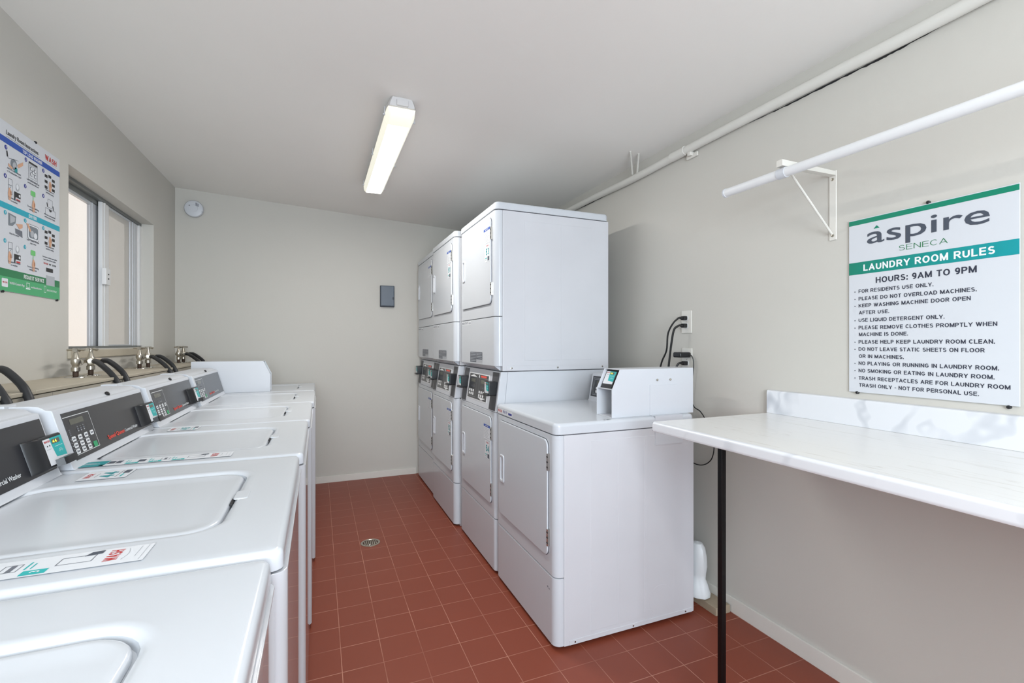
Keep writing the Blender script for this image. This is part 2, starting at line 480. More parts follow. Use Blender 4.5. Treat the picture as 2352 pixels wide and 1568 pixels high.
class MB:
    """collects shapes into ONE mesh object"""
    def __init__(self):
        self.bm = bmesh.new()
        self.mats = []
        self.fr = None

    def slot(self, m):
        if m not in self.mats:
            self.mats.append(m)
        return self.mats.index(m)

    def _merge(self, t, m):
        mi = self.slot(m)
        for f in t.faces:
            f.material_index = mi
        me = bpy.data.meshes.new('tmp')
        t.to_mesh(me)
        t.free()
        self.bm.from_mesh(me)
        bpy.data.meshes.remove(me)

    def box(self, m, x0, x1, y0, y1, z0, z1, b=0.0, s=2, rot=None, piv=None):
        t = bmesh.new()
        bmesh.ops.create_cube(t, size=1.0)
        for v in t.verts:
            v.co = Vector(((x0 + x1) / 2 + v.co.x * (x1 - x0), (y0 + y1) / 2 + v.co.y * (y1 - y0), (z0 + z1) / 2 + v.co.z * (z1 - z0)))
        if b > 0:
            bmesh.ops.bevel(t, geom=list(t.edges), offset=b, segments=s, profile=0.5, affect='EDGES', clamp_overlap=True)
        if rot is not None:
            p = Vector(piv) if piv else Vector(((x0 + x1) / 2, (y0 + y1) / 2, (z0 + z1) / 2))
            bmesh.ops.transform(t, matrix=Matrix.Translation(p) @ rot @ Matrix.Translation(-p), verts=t.verts)
        self._merge(t, m)
        return self

    def prism(self, m, poly, axis, a0, a1, b=0.0, s=2):
        t = bmesh.new()
        def pt(p, a):
            if axis == 'x':
                return (a, p[0], p[1])
            if axis == 'y':
                return (p[0], a, p[1])
            return (p[0], p[1], a)
        lo = [t.verts.new(pt(p, a0)) for p in poly]
        hi = [t.verts.new(pt(p, a1)) for p in poly]
        n = len(poly)
        t.faces.new(lo)
        t.faces.new(hi[::-1])
        for i in range(n):
            t.faces.new((lo[i], hi[i], hi[(i + 1) % n], lo[(i + 1) % n]))
        bmesh.ops.recalc_face_normals(t, faces=t.faces)
        if b > 0:
            es = [e for e in t.edges if (e.verts[0] in lo) == (e.verts[1] in lo)]
            bmesh.ops.bevel(t, geom=es, offset=b, segments=s, profile=0.5, affect='EDGES', clamp_overlap=True)
        self._merge(t, m)
        return self

    def rings(self, m, rings, cap0=True, cap1=True):
        """loft closed loops of equal length"""
        t = bmesh.new()
        R = [[t.verts.new(p) for p in r] for r in rings]
        n = len(R[0])
        for a, c in zip(R[:-1], R[1:]):
            for i in range(n):
                t.faces.new((a[i], a[(i + 1) % n], c[(i + 1) % n], c[i]))
        if cap0:
            t.faces.new(R[0][::-1])
        if cap1:
            t.faces.new(R[-1])
        bmesh.ops.recalc_face_normals(t, faces=t.faces)
        self._merge(t, m)
        return self

    def fill_between(self, m, A, B, n):
        """flat face with a hole: outer loop A, inner loop B, normal n"""
        t = bmesh.new()
        es = []
        for lp in (A, B):
            vs = [t.verts.new(p) for p in lp]
            es += [t.edges.new((vs[i], vs[(i + 1) % len(vs)])) for i in range(len(vs))]
        bmesh.ops.triangle_fill(t, use_beauty=True, use_dissolve=False, edges=es)
        n = Vector(n)
        for f in t.faces:
            f.normal_update()
            if f.normal.dot(n) < 0:
                f.normal_flip()
        self._merge(t, m)
        return self

    def tube(self, m, pts, r, n=10, smooth=8, caps=True):
        P = smooth_path(pts, smooth) if smooth else [Vector(p) for p in pts]
        rs = r if isinstance(r, (list, tuple)) else [r] * len(P)
        d0 = (P[1] - P[0]).normalized()
        up = Vector((0, 0, 1)) if abs(d0.z) < 0.9 else Vector((1, 0, 0))
        s = d0.cross(up).normalized()
        rings = []
        for i, p in enumerate(P):
            d = (P[min(i + 1, len(P) - 1)] - P[max(i - 1, 0)]).normalized()
            s = (s - d * s.dot(d)).normalized()
            u = d.cross(s)
            rings.append([p + (s * math.cos(2 * PI * k / n) + u * math.sin(2 * PI * k / n)) * rs[i] for k in range(n)])
        return self.rings(m, rings, caps, caps)

    def lathe(self, m, prof, loc, d=(0, 0, 1), n=20):
        d = Vector(d).normalized()
        up = Vector((0, 0, 1)) if abs(d.z) < 0.9 else Vector((1, 0, 0))
        s = d.cross(up).normalized()
        u = d.cross(s)
        L = Vector(loc)
        rings = [[L + d * h + (s * math.cos(2 * PI * k / n) + u * math.sin(2 * PI * k / n)) * max(r, 1e-5) for k in range(n)] for r, h in prof]
        return self.rings(m, rings)

    # ---- flat print laid on a surface: frame = origin (top left), u to the right, v down, n outwards
    def frame(self, O, U, V, N):
        self.fr = (Vector(O), Vector(U).normalized(), Vector(V).normalized(), Vector(N).normalized())
        return self

    def P(self, u, v, k=0):
        O, U, V, N = self.fr
        return O + U * u + V * v + N * (0.0004 + 0.0003 * k)

    def poly(self, m, uv, k=0):
        t = bmesh.new()
        vs = [t.verts.new(self.P(u, v, k)) for u, v in uv]
        f = t.faces.new(vs)
        f.normal_update()
        if f.normal.dot(self.fr[3]) < 0:
            f.normal_flip()
        self._merge(t, m)
        return self

    def rect(self, m, u0, u1, v0, v1, k=0, r=0.0):
        if r > 0:
            return self.poly(m, rr(u0, u1, v0, v1, r, 3), k)
        return self.poly(m, [(u0, v0), (u1, v0), (u1, v1), (u0, v1)], k)

    def disc(self, m, u, v, r, k=0, n=14, sx=1.0):
        return self.poly(m, [(u + sx * r * math.cos(2 * PI * i / n), v + r * math.sin(2 * PI * i / n)) for i in range(n)], k)

    def line(self, m, u0, v0, u1, v1, w, k=0):
        d = math.hypot(u1 - u0, v1 - v0)
        nx, ny = -(v1 - v0) / d * w / 2, (u1 - u0) / d * w / 2
        return self.poly(m, [(u0 + nx, v0 + ny), (u1 + nx, v1 + ny), (u1 - nx, v1 - ny), (u0 - nx, v0 - ny)], k)

    def outline(self, m, u0, u1, v0, v1, w, k=0):
        self.rect(m, u0, u1, v0, v0 + w, k)
        self.rect(m, u0, u1, v1 - w, v1, k)
        self.rect(m, u0, u0 + w, v0 + w, v1 - w, k)
        self.rect(m, u1 - w, u1, v0 + w, v1 - w, k)
        return self

    def text(self, m, body, u0, u1, vb, cap, k=1, bold=0.0, ref='H', uc=None):
        """text fitted between u0 and u1 (or centred on uc with natural width), baseline vb, letter height cap"""
        wt, bold = bold, 0.0
        if body.upper() == body and ref == 'H':
            return self.caps(m, body, u0, u1, vb, cap, k, 0.115 + 3.2 * max(-0.02, min(wt, 0.022)), uc)
        vs, fs = text_src(body, bold)
        if not vs:
            return self
        rv, _ = text_src(ref, bold)
        h = max(y for x, y in rv)
        a, c = min(x for x, y in vs), max(x for x, y in vs)
        sy = cap / h
        if uc is not None:
            sx = sy
            w = (c - a) * sx
            if u1 is not None and w > u1:
                sx *= u1 / w
                w = u1
            u0 = uc - w / 2
        else:
            sx = (u1 - u0) / (c - a)
        w = max(0.0, wt) * sy
        shifts = [(0, 0)] if w == 0 else [(-w, -w * 0.6), (w, -w * 0.6), (-w, w * 0.6), (w, w * 0.6), (0, 0)]
        for q, (du, dv) in enumerate(shifts):
            t = bmesh.new()
            V = [t.verts.new(self.P(u0 + (x - a) * sx + du, vb - y * sy + dv, k + 0.3 * q)) for x, y in vs]
            for f in fs:
                try:
                    nf = t.faces.new([V[i] for i in f])
                    nf.normal_update()
                    if nf.normal.dot(self.fr[3]) < 0:
                        nf.normal_flip()
                except ValueError:
                    pass
            self._merge(t, m)
        return self

    def caps(self, m, body, u0, u1, vb, cap, k, th, uc):
        """plain sans capitals drawn as thick strokes"""
        gap, pos, items = 0.13, 0.0, []
        for c in body:
            if c == ' ':
                pos += 0.40
                continue
            w, strokes = GLYPHS[c]
            items.append((pos, w, strokes))
            pos += w + gap
        total = pos - gap
        sy = cap
        if uc is not None:
            sx = sy
            if u1 is not None and total * sx > u1:
                sx = u1 / total
            u0 = uc - total * sx / 2
        else:
            sx = (u1 - u0) / total
        q = 0
        for p0, w, strokes in items:
            for st in strokes:
                pts = []
                for x, y in st:
                    pts.append((p0 + th / 2 + x * (w - th) if w > th else p0 + w / 2, th / 2 + y * (1 - th)))
                n = len(pts)
                L, Rr = [], []
                for i in range(n):
                    a, c = pts[max(0, i - 1)], pts[min(n - 1, i + 1)]
                    def nrm(p, r):
                        d = math.hypot(r[0] - p[0], r[1] - p[1]) or 1
                        return (-(r[1] - p[1]) / d, (r[0] - p[0]) / d)
                    if i == 0:
                        nx, ny = nrm(pts[0], pts[1])
                        f = 1
                    elif i == n - 1:
                        nx, ny = nrm(pts[-2], pts[-1])
                        f = 1
                    else:
                        n1, n2 = nrm(a, pts[i]), nrm(pts[i], c)
                        nx, ny = n1[0] + n2[0], n1[1] + n2[1]
                        d = math.hypot(nx, ny) or 1
                        nx, ny = nx / d, ny / d
                        f = 1 / max(0.5, nx * n1[0] + ny * n1[1])
                    px, py = pts[i]
                    if i == 0 or i == n - 1:
                        o = pts[1] if i == 0 else pts[-2]
                        d = math.hypot(px - o[0], py - o[1]) or 1
                        ext = 0 if (len(st) > 8) else th / 2 * 0.98
                        ex, ey = (px - o[0]) / d * ext, (py - o[1]) / d * ext
                        px, py = px + ex, py + ey
                    L.append((px + nx * f * th / 2, py + ny * f * th / 2))
                    Rr.append((px - nx * f * th / 2, py - ny * f * th / 2))
                t = bmesh.new()
                kk = k + 0.12 * (q % 4)
                q += 1
                def V(p):
                    return t.verts.new(self.P(u0 + p[0] * sx, vb - min(1.0, max(0.0 if len(st) > 1 else -1, p[1])) * sy, kk))
                A = [V(p) for p in L]
                B = [V(p) for p in Rr]
                for i in range(n - 1):
                    f = t.faces.new((A[i], A[i + 1], B[i + 1], B[i]))
                    f.normal_update()
                    if f.normal.dot(self.fr[3]) < 0:
                        f.normal_flip()
                self._merge(t, m)
        return self

    def build(self, name, parent=None, sharp=35, off=None):
        if parent is not None and off is None:
            off = parent.get('_org')
        me = bpy.data.meshes.new(name)
        for e in self.bm.edges:
            if len(e.link_faces) == 2:
                e.smooth = e.calc_face_angle(0) < math.radians(sharp)
            else:
                e.smooth = False
        for f in self.bm.faces:
            f.smooth = True
        self.bm.to_mesh(me)
        self.bm.free()
        for m in self.mats:
            me.materials.append(m)
        o = bpy.data.objects.new(name, me)
        COL.objects.link(o)
        if self.fr is None:
            wn = o.modifiers.new('weighted_normals', 'WEIGHTED_NORMAL')
            wn.keep_sharp = True
            wn.weight = 80
        if parent is not None:
            o.parent = parent
            if parent.type == 'EMPTY':
                me.transform(Matrix.Translation(-Vector(parent.location)))
            else:
                root = parent
                while root.parent is not None:
                    root = root.parent
                if root.type == 'EMPTY':
                    me.transform(Matrix.Translation(-Vector(root.location)))
        return o

def tag(o, label=None, cat=None, group=None, kind=None):
    if label:
        o['label'] = label
    if cat:
        o['category'] = cat
    if group:
        o['group'] = group
    if kind:
        o['kind'] = kind
    return o

def thing(name, label, cat, loc=(0, 0, 0), group=None, kind=None):
    o = bpy.data.objects.new(name, None)
    o.empty_display_size = 0.05
    o.location = loc
    COL.objects.link(o)
    return tag(o, label, cat, group, kind)

def copy_tree(o, parent=None):
    c = o.copy()
    COL.objects.link(c)
    c.parent = parent
    for ch in list(o.children):
        copy_tree(ch, c)
    return c

# ------------------------------------------------------------------ the room
XL, XR, YB, YF = -1.093, 1.825, 4.63, -1.95

def ceil_z(x, y):
    u = x + 1.093
    return 2.560 - 0.0555 * u + (0.014 - 0.0032 * u) * (y - 4.63)

def wall_piece(b, m, x0, x1, y0, y1, z0, z1):
    """box whose top follows the sloping ceiling when z1 is None"""
    t = bmesh.new()
    bmesh.ops.create_cube(t, size=1.0)
    for v in t.verts:
        x = x1 if v.co.x > 0 else x0
        y = y1 if v.co.y > 0 else y0
        top = ceil_z(x, y) if z1 is None else z1
        v.co = Vector((x, y, top if v.co.z > 0 else z0))
    b._merge(t, m)

b = MB()
b.box(M['floor'], XL - 0.17, XR + 0.15, YF - 0.15, YB + 0.15, -0.1, 0.0)
tag(b.build('floor'), kind='structure')

b = MB()
t = bmesh.new()
NX, NY = 8, 14
gx = [XL - 0.22 + (XR - XL + 0.42) * i / NX for i in range(NX + 1)]
gy = [YF - 0.2 + (YB - YF + 0.4) * i / NY for i in range(NY + 1)]
lo = [[t.verts.new((x, y, ceil_z(x, y))) for y in gy] for x in gx]
hi = [[t.verts.new((x, y, ceil_z(x, y) + 0.1)) for y in gy] for x in gx]
for i in range(NX):
    for j in range(NY):
        t.faces.new((lo[i][j], lo[i][j + 1], lo[i + 1][j + 1], lo[i + 1][j]))
        t.faces.new((hi[i][j], hi[i + 1][j], hi[i + 1][j + 1], hi[i][j + 1]))
for i in range(NX):
    for j in (0, NY):
        t.faces.new((lo[i][j], lo[i + 1][j], hi[i + 1][j], hi[i][j]))
for j in range(NY):
    for i in (0, NX):
        t.faces.new((lo[i][j], lo[i][j + 1], hi[i][j + 1], hi[i][j]))
bmesh.ops.recalc_face_normals(t, faces=t.faces)
b._merge(t, M['ceiling'])
tag(b.build('ceiling'), kind='structure')

b = MB()
wall_piece(b, M['wall'], XL - 0.17, XR + 0.15, YB, YB + 0.12, 0, None)
tag(b.build('wall_back'), kind='structure')

b = MB()
wall_piece(b, M['wall'], XR, XR + 0.12, YF, YB, 0, None)
wall_right = tag(b.build('wall_right'), kind='structure')

WY0, WY1, WZ0, WZ1 = 2.85, 4.09, 1.25, 2.125
b = MB()
wall_piece(b, M['wall'], XL - 0.17, XL, YF, WY0, 0, None)
wall_piece(b, M['wall'], XL - 0.17, XL, WY1, YB, 0, None)
wall_piece(b, M['wall'], XL - 0.17, XL, WY0, WY1, 0, WZ0)
wall_piece(b, M['wall'], XL - 0.17, XL, WY0, WY1, WZ1, None)
tag(b.build('wall_left'), kind='structure')

b = MB()
wall_piece(b, M['wall'], XL - 0.17, -0.65, YF - 0.12, YF, 0, None)
wall_piece(b, M['wall'], 1.35, XR + 0.15, YF - 0.12, YF, 0, None)
wall_piece(b, M['wall'], -0.65, 1.35, YF - 0.12, YF, 2.25, None)  # opening below is an assumed doorway, added for the daylight fill
tag(b.build('wall_front'), kind='structure')

b = MB()
b.box(M['trim'], XL, 0.886, YB - 0.012, YB, 0.0, 0.06, 0.003)
tag(b.build('baseboard_back'), kind='structure')
b = MB()
b.box(M['trim'], XR - 0.011, XR, YF, YB - 0.012, 0.0, 0.073, 0.003)
tag(b.build('baseboard_right'), kind='structure')

# thin dark ribbon of uneven width on the wall under the pipe
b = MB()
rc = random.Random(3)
RIBBON_A = [(1.58, 2.287), (1.404, 2.282), (1.22, 2.2815), (1.064, 2.279), (0.959, 2.279), (0.82, 2.285)]
RIBBON_B = [(3.10, 2.297), (2.857, 2.297), (2.62, 2.296)]
for seg in (RIBBON_A, RIBBON_B):
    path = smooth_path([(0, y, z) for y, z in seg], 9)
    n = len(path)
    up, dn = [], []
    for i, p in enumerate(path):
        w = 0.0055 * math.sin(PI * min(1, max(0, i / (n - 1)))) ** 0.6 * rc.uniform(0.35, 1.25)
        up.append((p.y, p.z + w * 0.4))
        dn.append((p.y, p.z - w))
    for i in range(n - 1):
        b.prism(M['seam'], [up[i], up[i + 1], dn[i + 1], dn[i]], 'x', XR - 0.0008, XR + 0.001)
b.build('dark_ribbon', wall_right, off=False)

# boxed pipe chase along the left wall, with its plywood top
b = MB()
for y0, y1 in ((YF, 2.097), (2.101, 2.607), (2.611, YB)):
    b.box(M['chase_side'], XL, -0.848, y0, y1, 0, 1.110)
chase = tag(b.build('trim_1'), kind='structure')
b = MB()
for y0, y1 in ((YF, 1.985), (1.988, YB)):
    b.box(M['chase'], XL, -0.843, y0, y1, 1.113, 1.126, 0.0015, 1)
b.build('ledge_board', chase, off=False)

# window sill moulding
b = MB()
b.box(M['chase'], XL, XL + 0.014, 2.835, 3.93, 1.205, 1.245, 0.003)
tag(b.build('trim_2'), kind='structure')

# ---- sliding window
win = thing('window_1', None, None, (-1.18, 3.47, 1.25), kind='structure')
b = MB()
b.box(M['alu_d'], -1.225, -1.195, WY0, WY1, 2.085, WZ1)
b.box(M['alu_d'], -1.195, -1.165, WY0, WY1, 2.108, WZ1)
b.box(M['alu_d'], -1.225, -1.165, WY0, WY1, WZ0, WZ0 + 0.012)
b.box(M['alu_w'], -1.20, -1.165, 4.052, WY1, WZ0 + 0.012, 2.106)
b.box(M['alu_d'], -1.225, -1.20, 4.04, WY1, WZ0 + 0.012, 2.085)
b.box(M['alu_d'], -1.225, -1.165, WY0, 2.88, WZ0 + 0.012, 2.085)
b.build('window_frame', win)
b = MB()
b.box(M['alu'], -1.218, -1.202, 3.385, 3.575, WZ0 + 0.012, 2.085, 0.002)
b.box(M['alu'], -1.221, -1.199, 3.405, 3.418, WZ0 + 0.012, 2.085, 0.002)
b.box(M['alu'], -1.218, -1.202, 2.88, 3.385, 2.068, 2.085)
fs = b.build('fixed_sash', win)
b = MB()
b.box(M['glass'], -1.212, -1.208, 2.88, 3.385, WZ0 + 0.012, 2.068)
b.build('window_pane', fs)
b = MB()
b.box(M['alu_w'], -1.19, -1.170, 3.452, 3.545, WZ0 + 0.012, 2.106, 0.002)
b.box(M['alu_w'], -1.17, -1.166, 3.475, 3.492, WZ0 + 0.012, 2.106, 0.001)
b.box(M['alu'], -1.19, -1.174, 3.905, 3.935, WZ0 + 0.012, 2.106, 0.002)
b.box(M['alu'], -1.196, -1.172, 3.95, 3.972, WZ0 + 0.012, 2.106, 0.002)
b.box(M['alu'], -1.19, -1.174, 3.985, 4.035, WZ0 + 0.012, 2.106, 0.002)
b.box(M['alu'], -1.19, -1.174, 3.545, 3.905, 2.092, 2.106, 0.002)
b.box(M['alu'], -1.19, -1.174, 3.545, 3.905, WZ0 + 0.012, WZ0 + 0.02, 0.002)
ss = b.build('sliding_sash', win)
b = MB()
b.box(M['screen_glass'], -1.184, -1.180, 3.545, 3.905, WZ0 + 0.02, 2.092)
b.build('window_pane', ss)
b = MB()
b.box(M['alu_w'], -1.17, -1.148, 3.44, 3.505, 1.622, 1.718, 0.003)
b.box(M['seam'], -1.150, -1.1475, 3.466, 3.482, 1.680, 1.688)
b.box(M['seam'], -1.150, -1.1475, 3.466, 3.482, 1.654, 1.662)
b.build('latch', ss)

# neighbouring wall and ground seen through the glass
b = MB()
b.box(M['stucco'], -2.9, -2.7, -1.0, 14.0, -0.3, 5.0)
tag(b.build('wall_outside'), kind='structure')
b = MB()
b.box(M['stucco'], -2.7, XL - 0.18, -1.0, 14.0, -0.3, -0.1)
tag(b.build('ground_outside'), kind='structure')

# ------------------------------------------------------------------ top-load washers
def loop(x0, x1, y0, y1, r, z, n=6):
    return [(x, y, z) for x, y in rr(x0, x1, y0, y1, r, n)]

def panel_frame(b, ox, oy, oz, tx, tz):
    """frame on a sloping front (facing +x): origin at the top near edge, u along +y, v down the slope"""
    V = Vector((ox - tx, 0, oz - tz))
    U = Vector((0, 1, 0))
    N = V.cross(U) * -1
    if N.x < 0:
        N = -N
    b.frame((tx, oy, tz), U, V, N)

def reader_face(parent, O, U, V, N, w, h, digits=None, sub=True):
    b = MB().frame(O, U, V, N)
    b.rect(M['i_label'], 0, w, 0, h, 0)
    arc = [(w * 0.36, 0)] + [(w * (0.36 + 0.16 * (i / 8) ** 2), h * i / 8) for i in range(1, 7)] + [(w, h * 0.80), (w, 0)]
    b.poly(M['i_teal'], arc, 1)
    b.rect(M['lcd'], w * 0.42, w * 0.84, h * 0.07, h * 0.24, 2)
    if digits:
        b.text(M['lcd_digit'], digits, w * 0.45, w * 0.68, h * 0.21, h * 0.11, 3, 0.02)
    b.text(M['i_red'], 'WASH', w * 0.04, w * 0.33, h * 0.14, h * 0.08, 2, 0.02)
    b.disc(M['i_black'], w * 0.14, h * 0.27, w * 0.025, 2)
    b.disc(M['i_black'], w * 0.26, h * 0.27, w * 0.025, 2)
    b.line(M['i_lgrey'], w * 0.05, h * 0.40, w * 0.30, h * 0.40, h * 0.015, 2)
    b.line(M['i_white'], w * 0.48, h * 0.36, w * 0.92, h * 0.36, h * 0.012, 2)
    for r in (0.13, 0.09):
        for i in range(9):
            a0, a1 = PI * (0.15 + 0.7 * i / 9), PI * (0.15 + 0.7 * (i + 1) / 9)
            b.line(M['i_white'], w * 0.74 + w * r * math.cos(a0), h * 0.66 - w * r * math.sin(a0), w * 0.74 + w * r * math.cos(a1), h * 0.66 - w * r * math.sin(a1), h * 0.012, 2)
    return b.build('reader_face', parent)

W_Y = 0.70
PB, PT = (-0.575, 0.957), (-0.611, 1.086)      # control panel bottom / top (x, z)

def make_washer():
    root = thing('washing_machine', 'x', 'washing machine')
    b = MB()
    b.prism(M['enamel_side'], rr(-0.70, -0.0265, 0.006, W_Y - 0.006, 0.01, 3), 'z', 0.0, 0.902)
    b.build('cabinet', root)
    b = MB()
    b.prism(M['enamel_front'], rr(-0.0255, 0.0, 0.003, W_Y - 0.003, 0.022, 6, (1, 1, 0, 0)), 'z', 0.02, 0.90, 0.002)
    b.build('front_panel', root)
    # worktop with a dished opening for the lid
    X0, X1, Y0, Y1 = -0.716, -0.006, 0.0, W_Y
    a0, a1, c0, c1 = -0.575, -0.122, 0.140, 0.555
    def L(d, z, r=0.02):
        return loop(X0 + d, X1 - d, Y0 + d, Y1 - d, max(0.003, r - d), z)
    def R(d, z):
        return loop(a0 + d, a1 - d, c0 + d, c1 - d, 0.06 - d, z)
    b = MB()
    b.rings(M['enamel'], [L(0.004, 0.903), L(0.0, 0.905), L(0.0, 0.926), L(0.0016, 0.9325), L(0.0055, 0.9365), L(0.012, 0.938), L(0.03, 0.9382),
                          R(-0.035, 0.9385), R(-0.022, 0.9395), R(-0.012, 0.9392), R(-0.006, 0.937), R(-0.001, 0.933), R(0.001, 0.922), R(0.006, 0.921)])
    b.box(M['seam'], -0.05, -0.0505, 0.3, 0.3005, 0.9, 0.9003)
    b.build('worktop', root)
    b = MB()
    def D(d, z):
        return loop(a0 + 0.004 + d, a1 - 0.006 - d, c0 + 0.004 + d, c1 - 0.004 - d, 0.056 - d, z)
    b.rings(M['enamel'], [D(0.002, 0.923), D(0, 0.925), D(0, 0.930), D(0.002, 0.9335), D(0.006, 0.9355), D(0.014, 0.9355), D(0.03, 0.9335), D(0.05, 0.9330)])
    b.build('lid', root)
    b = MB()
    b.rings(M['enamel'], [loop(-0.124, -0.096, 0.308, 0.366, 0.006, 0.938), loop(-0.124, -0.096, 0.308, 0.366, 0.006, 0.9400), loop(-0.121, -0.099, 0.311, 0.363, 0.005, 0.9412)])
    b.box(M['seam'], -0.1285, -0.1225, 0.292, 0.330, 0.930, 0.9355, 0.001, 1)
    b.build('lid_catch', root)
    # console hood
    prof = [(-0.566, 0.9385), (-0.570, 0.943), (PB[0] + 0.002, 0.952), PB, PT, (-0.6135, 1.096), (-0.616, 1.0995), (-0.628, 1.1010), (-0.634, 1.106), (-0.642, 1.1105), (-0.66, 1.1130), (-0.735, 1.1140), (-0.748, 1.110), (-0.752, 1.095), (-0.752, 0.9385)]
    b = MB()
    b.prism(M['plastic_w'], prof, 'y', 0.022, W_Y - 0.002, 0.006, 3)
    b.build('console', root, sharp=28)
    b = MB()
    b.box(M['plastic_w'], -0.752, -0.70, 0.004, 0.06, 1.106, 1.118, 0.003)
    b.build('hood_clip', root)
    b = MB()
    b.lathe(M['black'], [(0.002, 0.0), (0.0085, 0.001), (0.0085, 0.006), (0.005, 0.009), (0.0, 0.0092)], (-0.633, 0.430, 1.1040), (0.85, 0, 0.5), 14)
    b.build('key_lock', root)
    # charcoal control panel
    sl = math.hypot(PT[0] - PB[0], PT[1] - PB[1])
    U, V = Vector((0, 1, 0)), Vector((PB[0] - PT[0], 0, PB[1] - PT[1])).normalized()
    N = U.cross(V)
    if N.x < 0:
        N = -N
    y0, y1 = 0.056, W_Y - 0.010
    T = Vector((PT[0], 0, PT[1]))
    b = MB()
    def on(y, v, n):
        return T + U * y + V * v + N * n
    b.rings(M['panel'], [[on(y0, 0, 0), on(y1, 0, 0), on(y1, sl, 0), on(y0, sl, 0)], [on(y0, 0, 0.0012), on(y1, 0, 0.0012), on(y1, sl, 0.0012), on(y0, sl, 0.0012)]])
    cp = b.build('control_panel', root)
    O = on(0, 0, 0.0012)
    b = MB().frame(O, U, V, N)
    b.rect(M['i_white'], 0.056, 0.213, 0.0120, 0.0137, 0)
    b.rect(M['i_white'], 0.2115, 0.213, 0.0137, 0.1205, 0)
    b.rect(M['i_white'], 0.056, 0.213, 0.1205, 0.122, 0)
    for r, (vc, cols) in enumerate(((0.076, (0.078, 0.115, 0.152, 0.190)), (0.0945, (0.078, 0.115, 0.152)), (0.112, (0.078, 0.115, 0.152)))):
        for c in cols:
            b.rect(M['i_white'], c - 0.0115, c + 0.0115, vc - 0.0068, vc + 0.0068, 1, 0.003)
            b.rect(M['i_grey'], c - 0.007, c - 0.005, vc - 0.004, vc + 0.003, 2)
            b.rect(M['i_grey'], c - 0.004, c + 0.008, vc - 0.002, vc + 0.002, 2)
        b.rect(M['i_lgrey'], 0.059, 0.064, vc - 0.002, vc + 0.001, 1)
    b.rect(M['i_btn'], 0.190 - 0.0125, 0.190 + 0.0125, 0.112 - 0.0085, 0.112 + 0.0085, 1, 0.002)
    for vl in (0.0855, 0.1035):
        b.rect(M['i_lgrey'], 0.057, 0.170, vl - 0.0004, vl + 0.0004, 1)
    for i, c in enumerate((0.118, 0.136, 0.154)):
        b.disc(M['i_lgrey'], c, 0.046, 0.0016, 1, 8)
        b.rect(M['i_grey'], c - 0.005, c + 0.005, 0.051, 0.055, 1)
        b.rect(M['i_lgrey'], c - 0.004, c + 0.004, 0.0575, 0.060, 1)
    for v in (0.048, 0.053, 0.058, 0.063):
        b.rect(M['i_grey'], 0.064, 0.072, v, v + 0.0022, 1)
    b.build('keypad', cp)
    b = MB().frame(O, U, V, N)
    b.rect(M['lcd'], 0.086, 0.168, 0.021, 0.037, 0)
    b.build('display', cp)
    b = MB().frame(O, U, V, N)
    b.text(M['i_orange'], 'Speed Queen', 0.282, 0.418, 0.1165, 0.0125, 1, 0.03)
    b.text(M['i_white'], 'Commercial Washer', 0.424, 0.545, 0.1165, 0.0105, 1, 0.005)
    b.build('lettering', cp)
    return root

def add_washer_reader(root, digits=None):
    """black payment reader clipped to the far end of the console"""
    L = Vector(root.location)
    root.location = (0, 0, 0)
    sl = math.hypot(PT[0] - PB[0], PT[1] - PB[1])
    U, V = Vector((0, 1, 0)), Vector((PB[0] - PT[0], 0, PB[1] - PT[1])).normalized()
    N = U.cross(V)
    if N.x < 0:
        N = -N
    T = Vector((PT[0], 0, PT[1]))
    def on(y, v, n):
        return T + U * y + V * v + N * n
    sec = [(0.580, 0.0013), (0.582, 0.006), (0.588, 0.014), (0.598, 0.021), (0.612, 0.0245), (0.702, 0.0245), (0.705, 0.022), (0.705, 0.0013)]
    b = MB()
    b.rings(M['black'], [[on(y, v, 0.0013 + (n - 0.0013) * k) for y, n in sec] for v, k in ((0.046, 0.86), (0.048, 0.97), (0.051, 1.0), (0.121, 1.0), (0.124, 0.97), (0.126, 0.86))])
    rd = b.build('card_reader', root)
    reader_face(rd, on(0.616, 0.053, 0.0245), U, V, N, 0.085, 0.066, digits)
    b = MB()
    lip = [(0.640, 0.0248), (0.646, 0.040), (0.652, 0.043), (0.704, 0.043), (0.709, 0.039), (0.710, 0.0248)]
    b.rings(M['black'], [[on(y, v, n) for y, n in lip] for v in (0.109, 0.112, 0.124, 0.127)])
    b.build('swipe_lip', rd)
    root.location = L

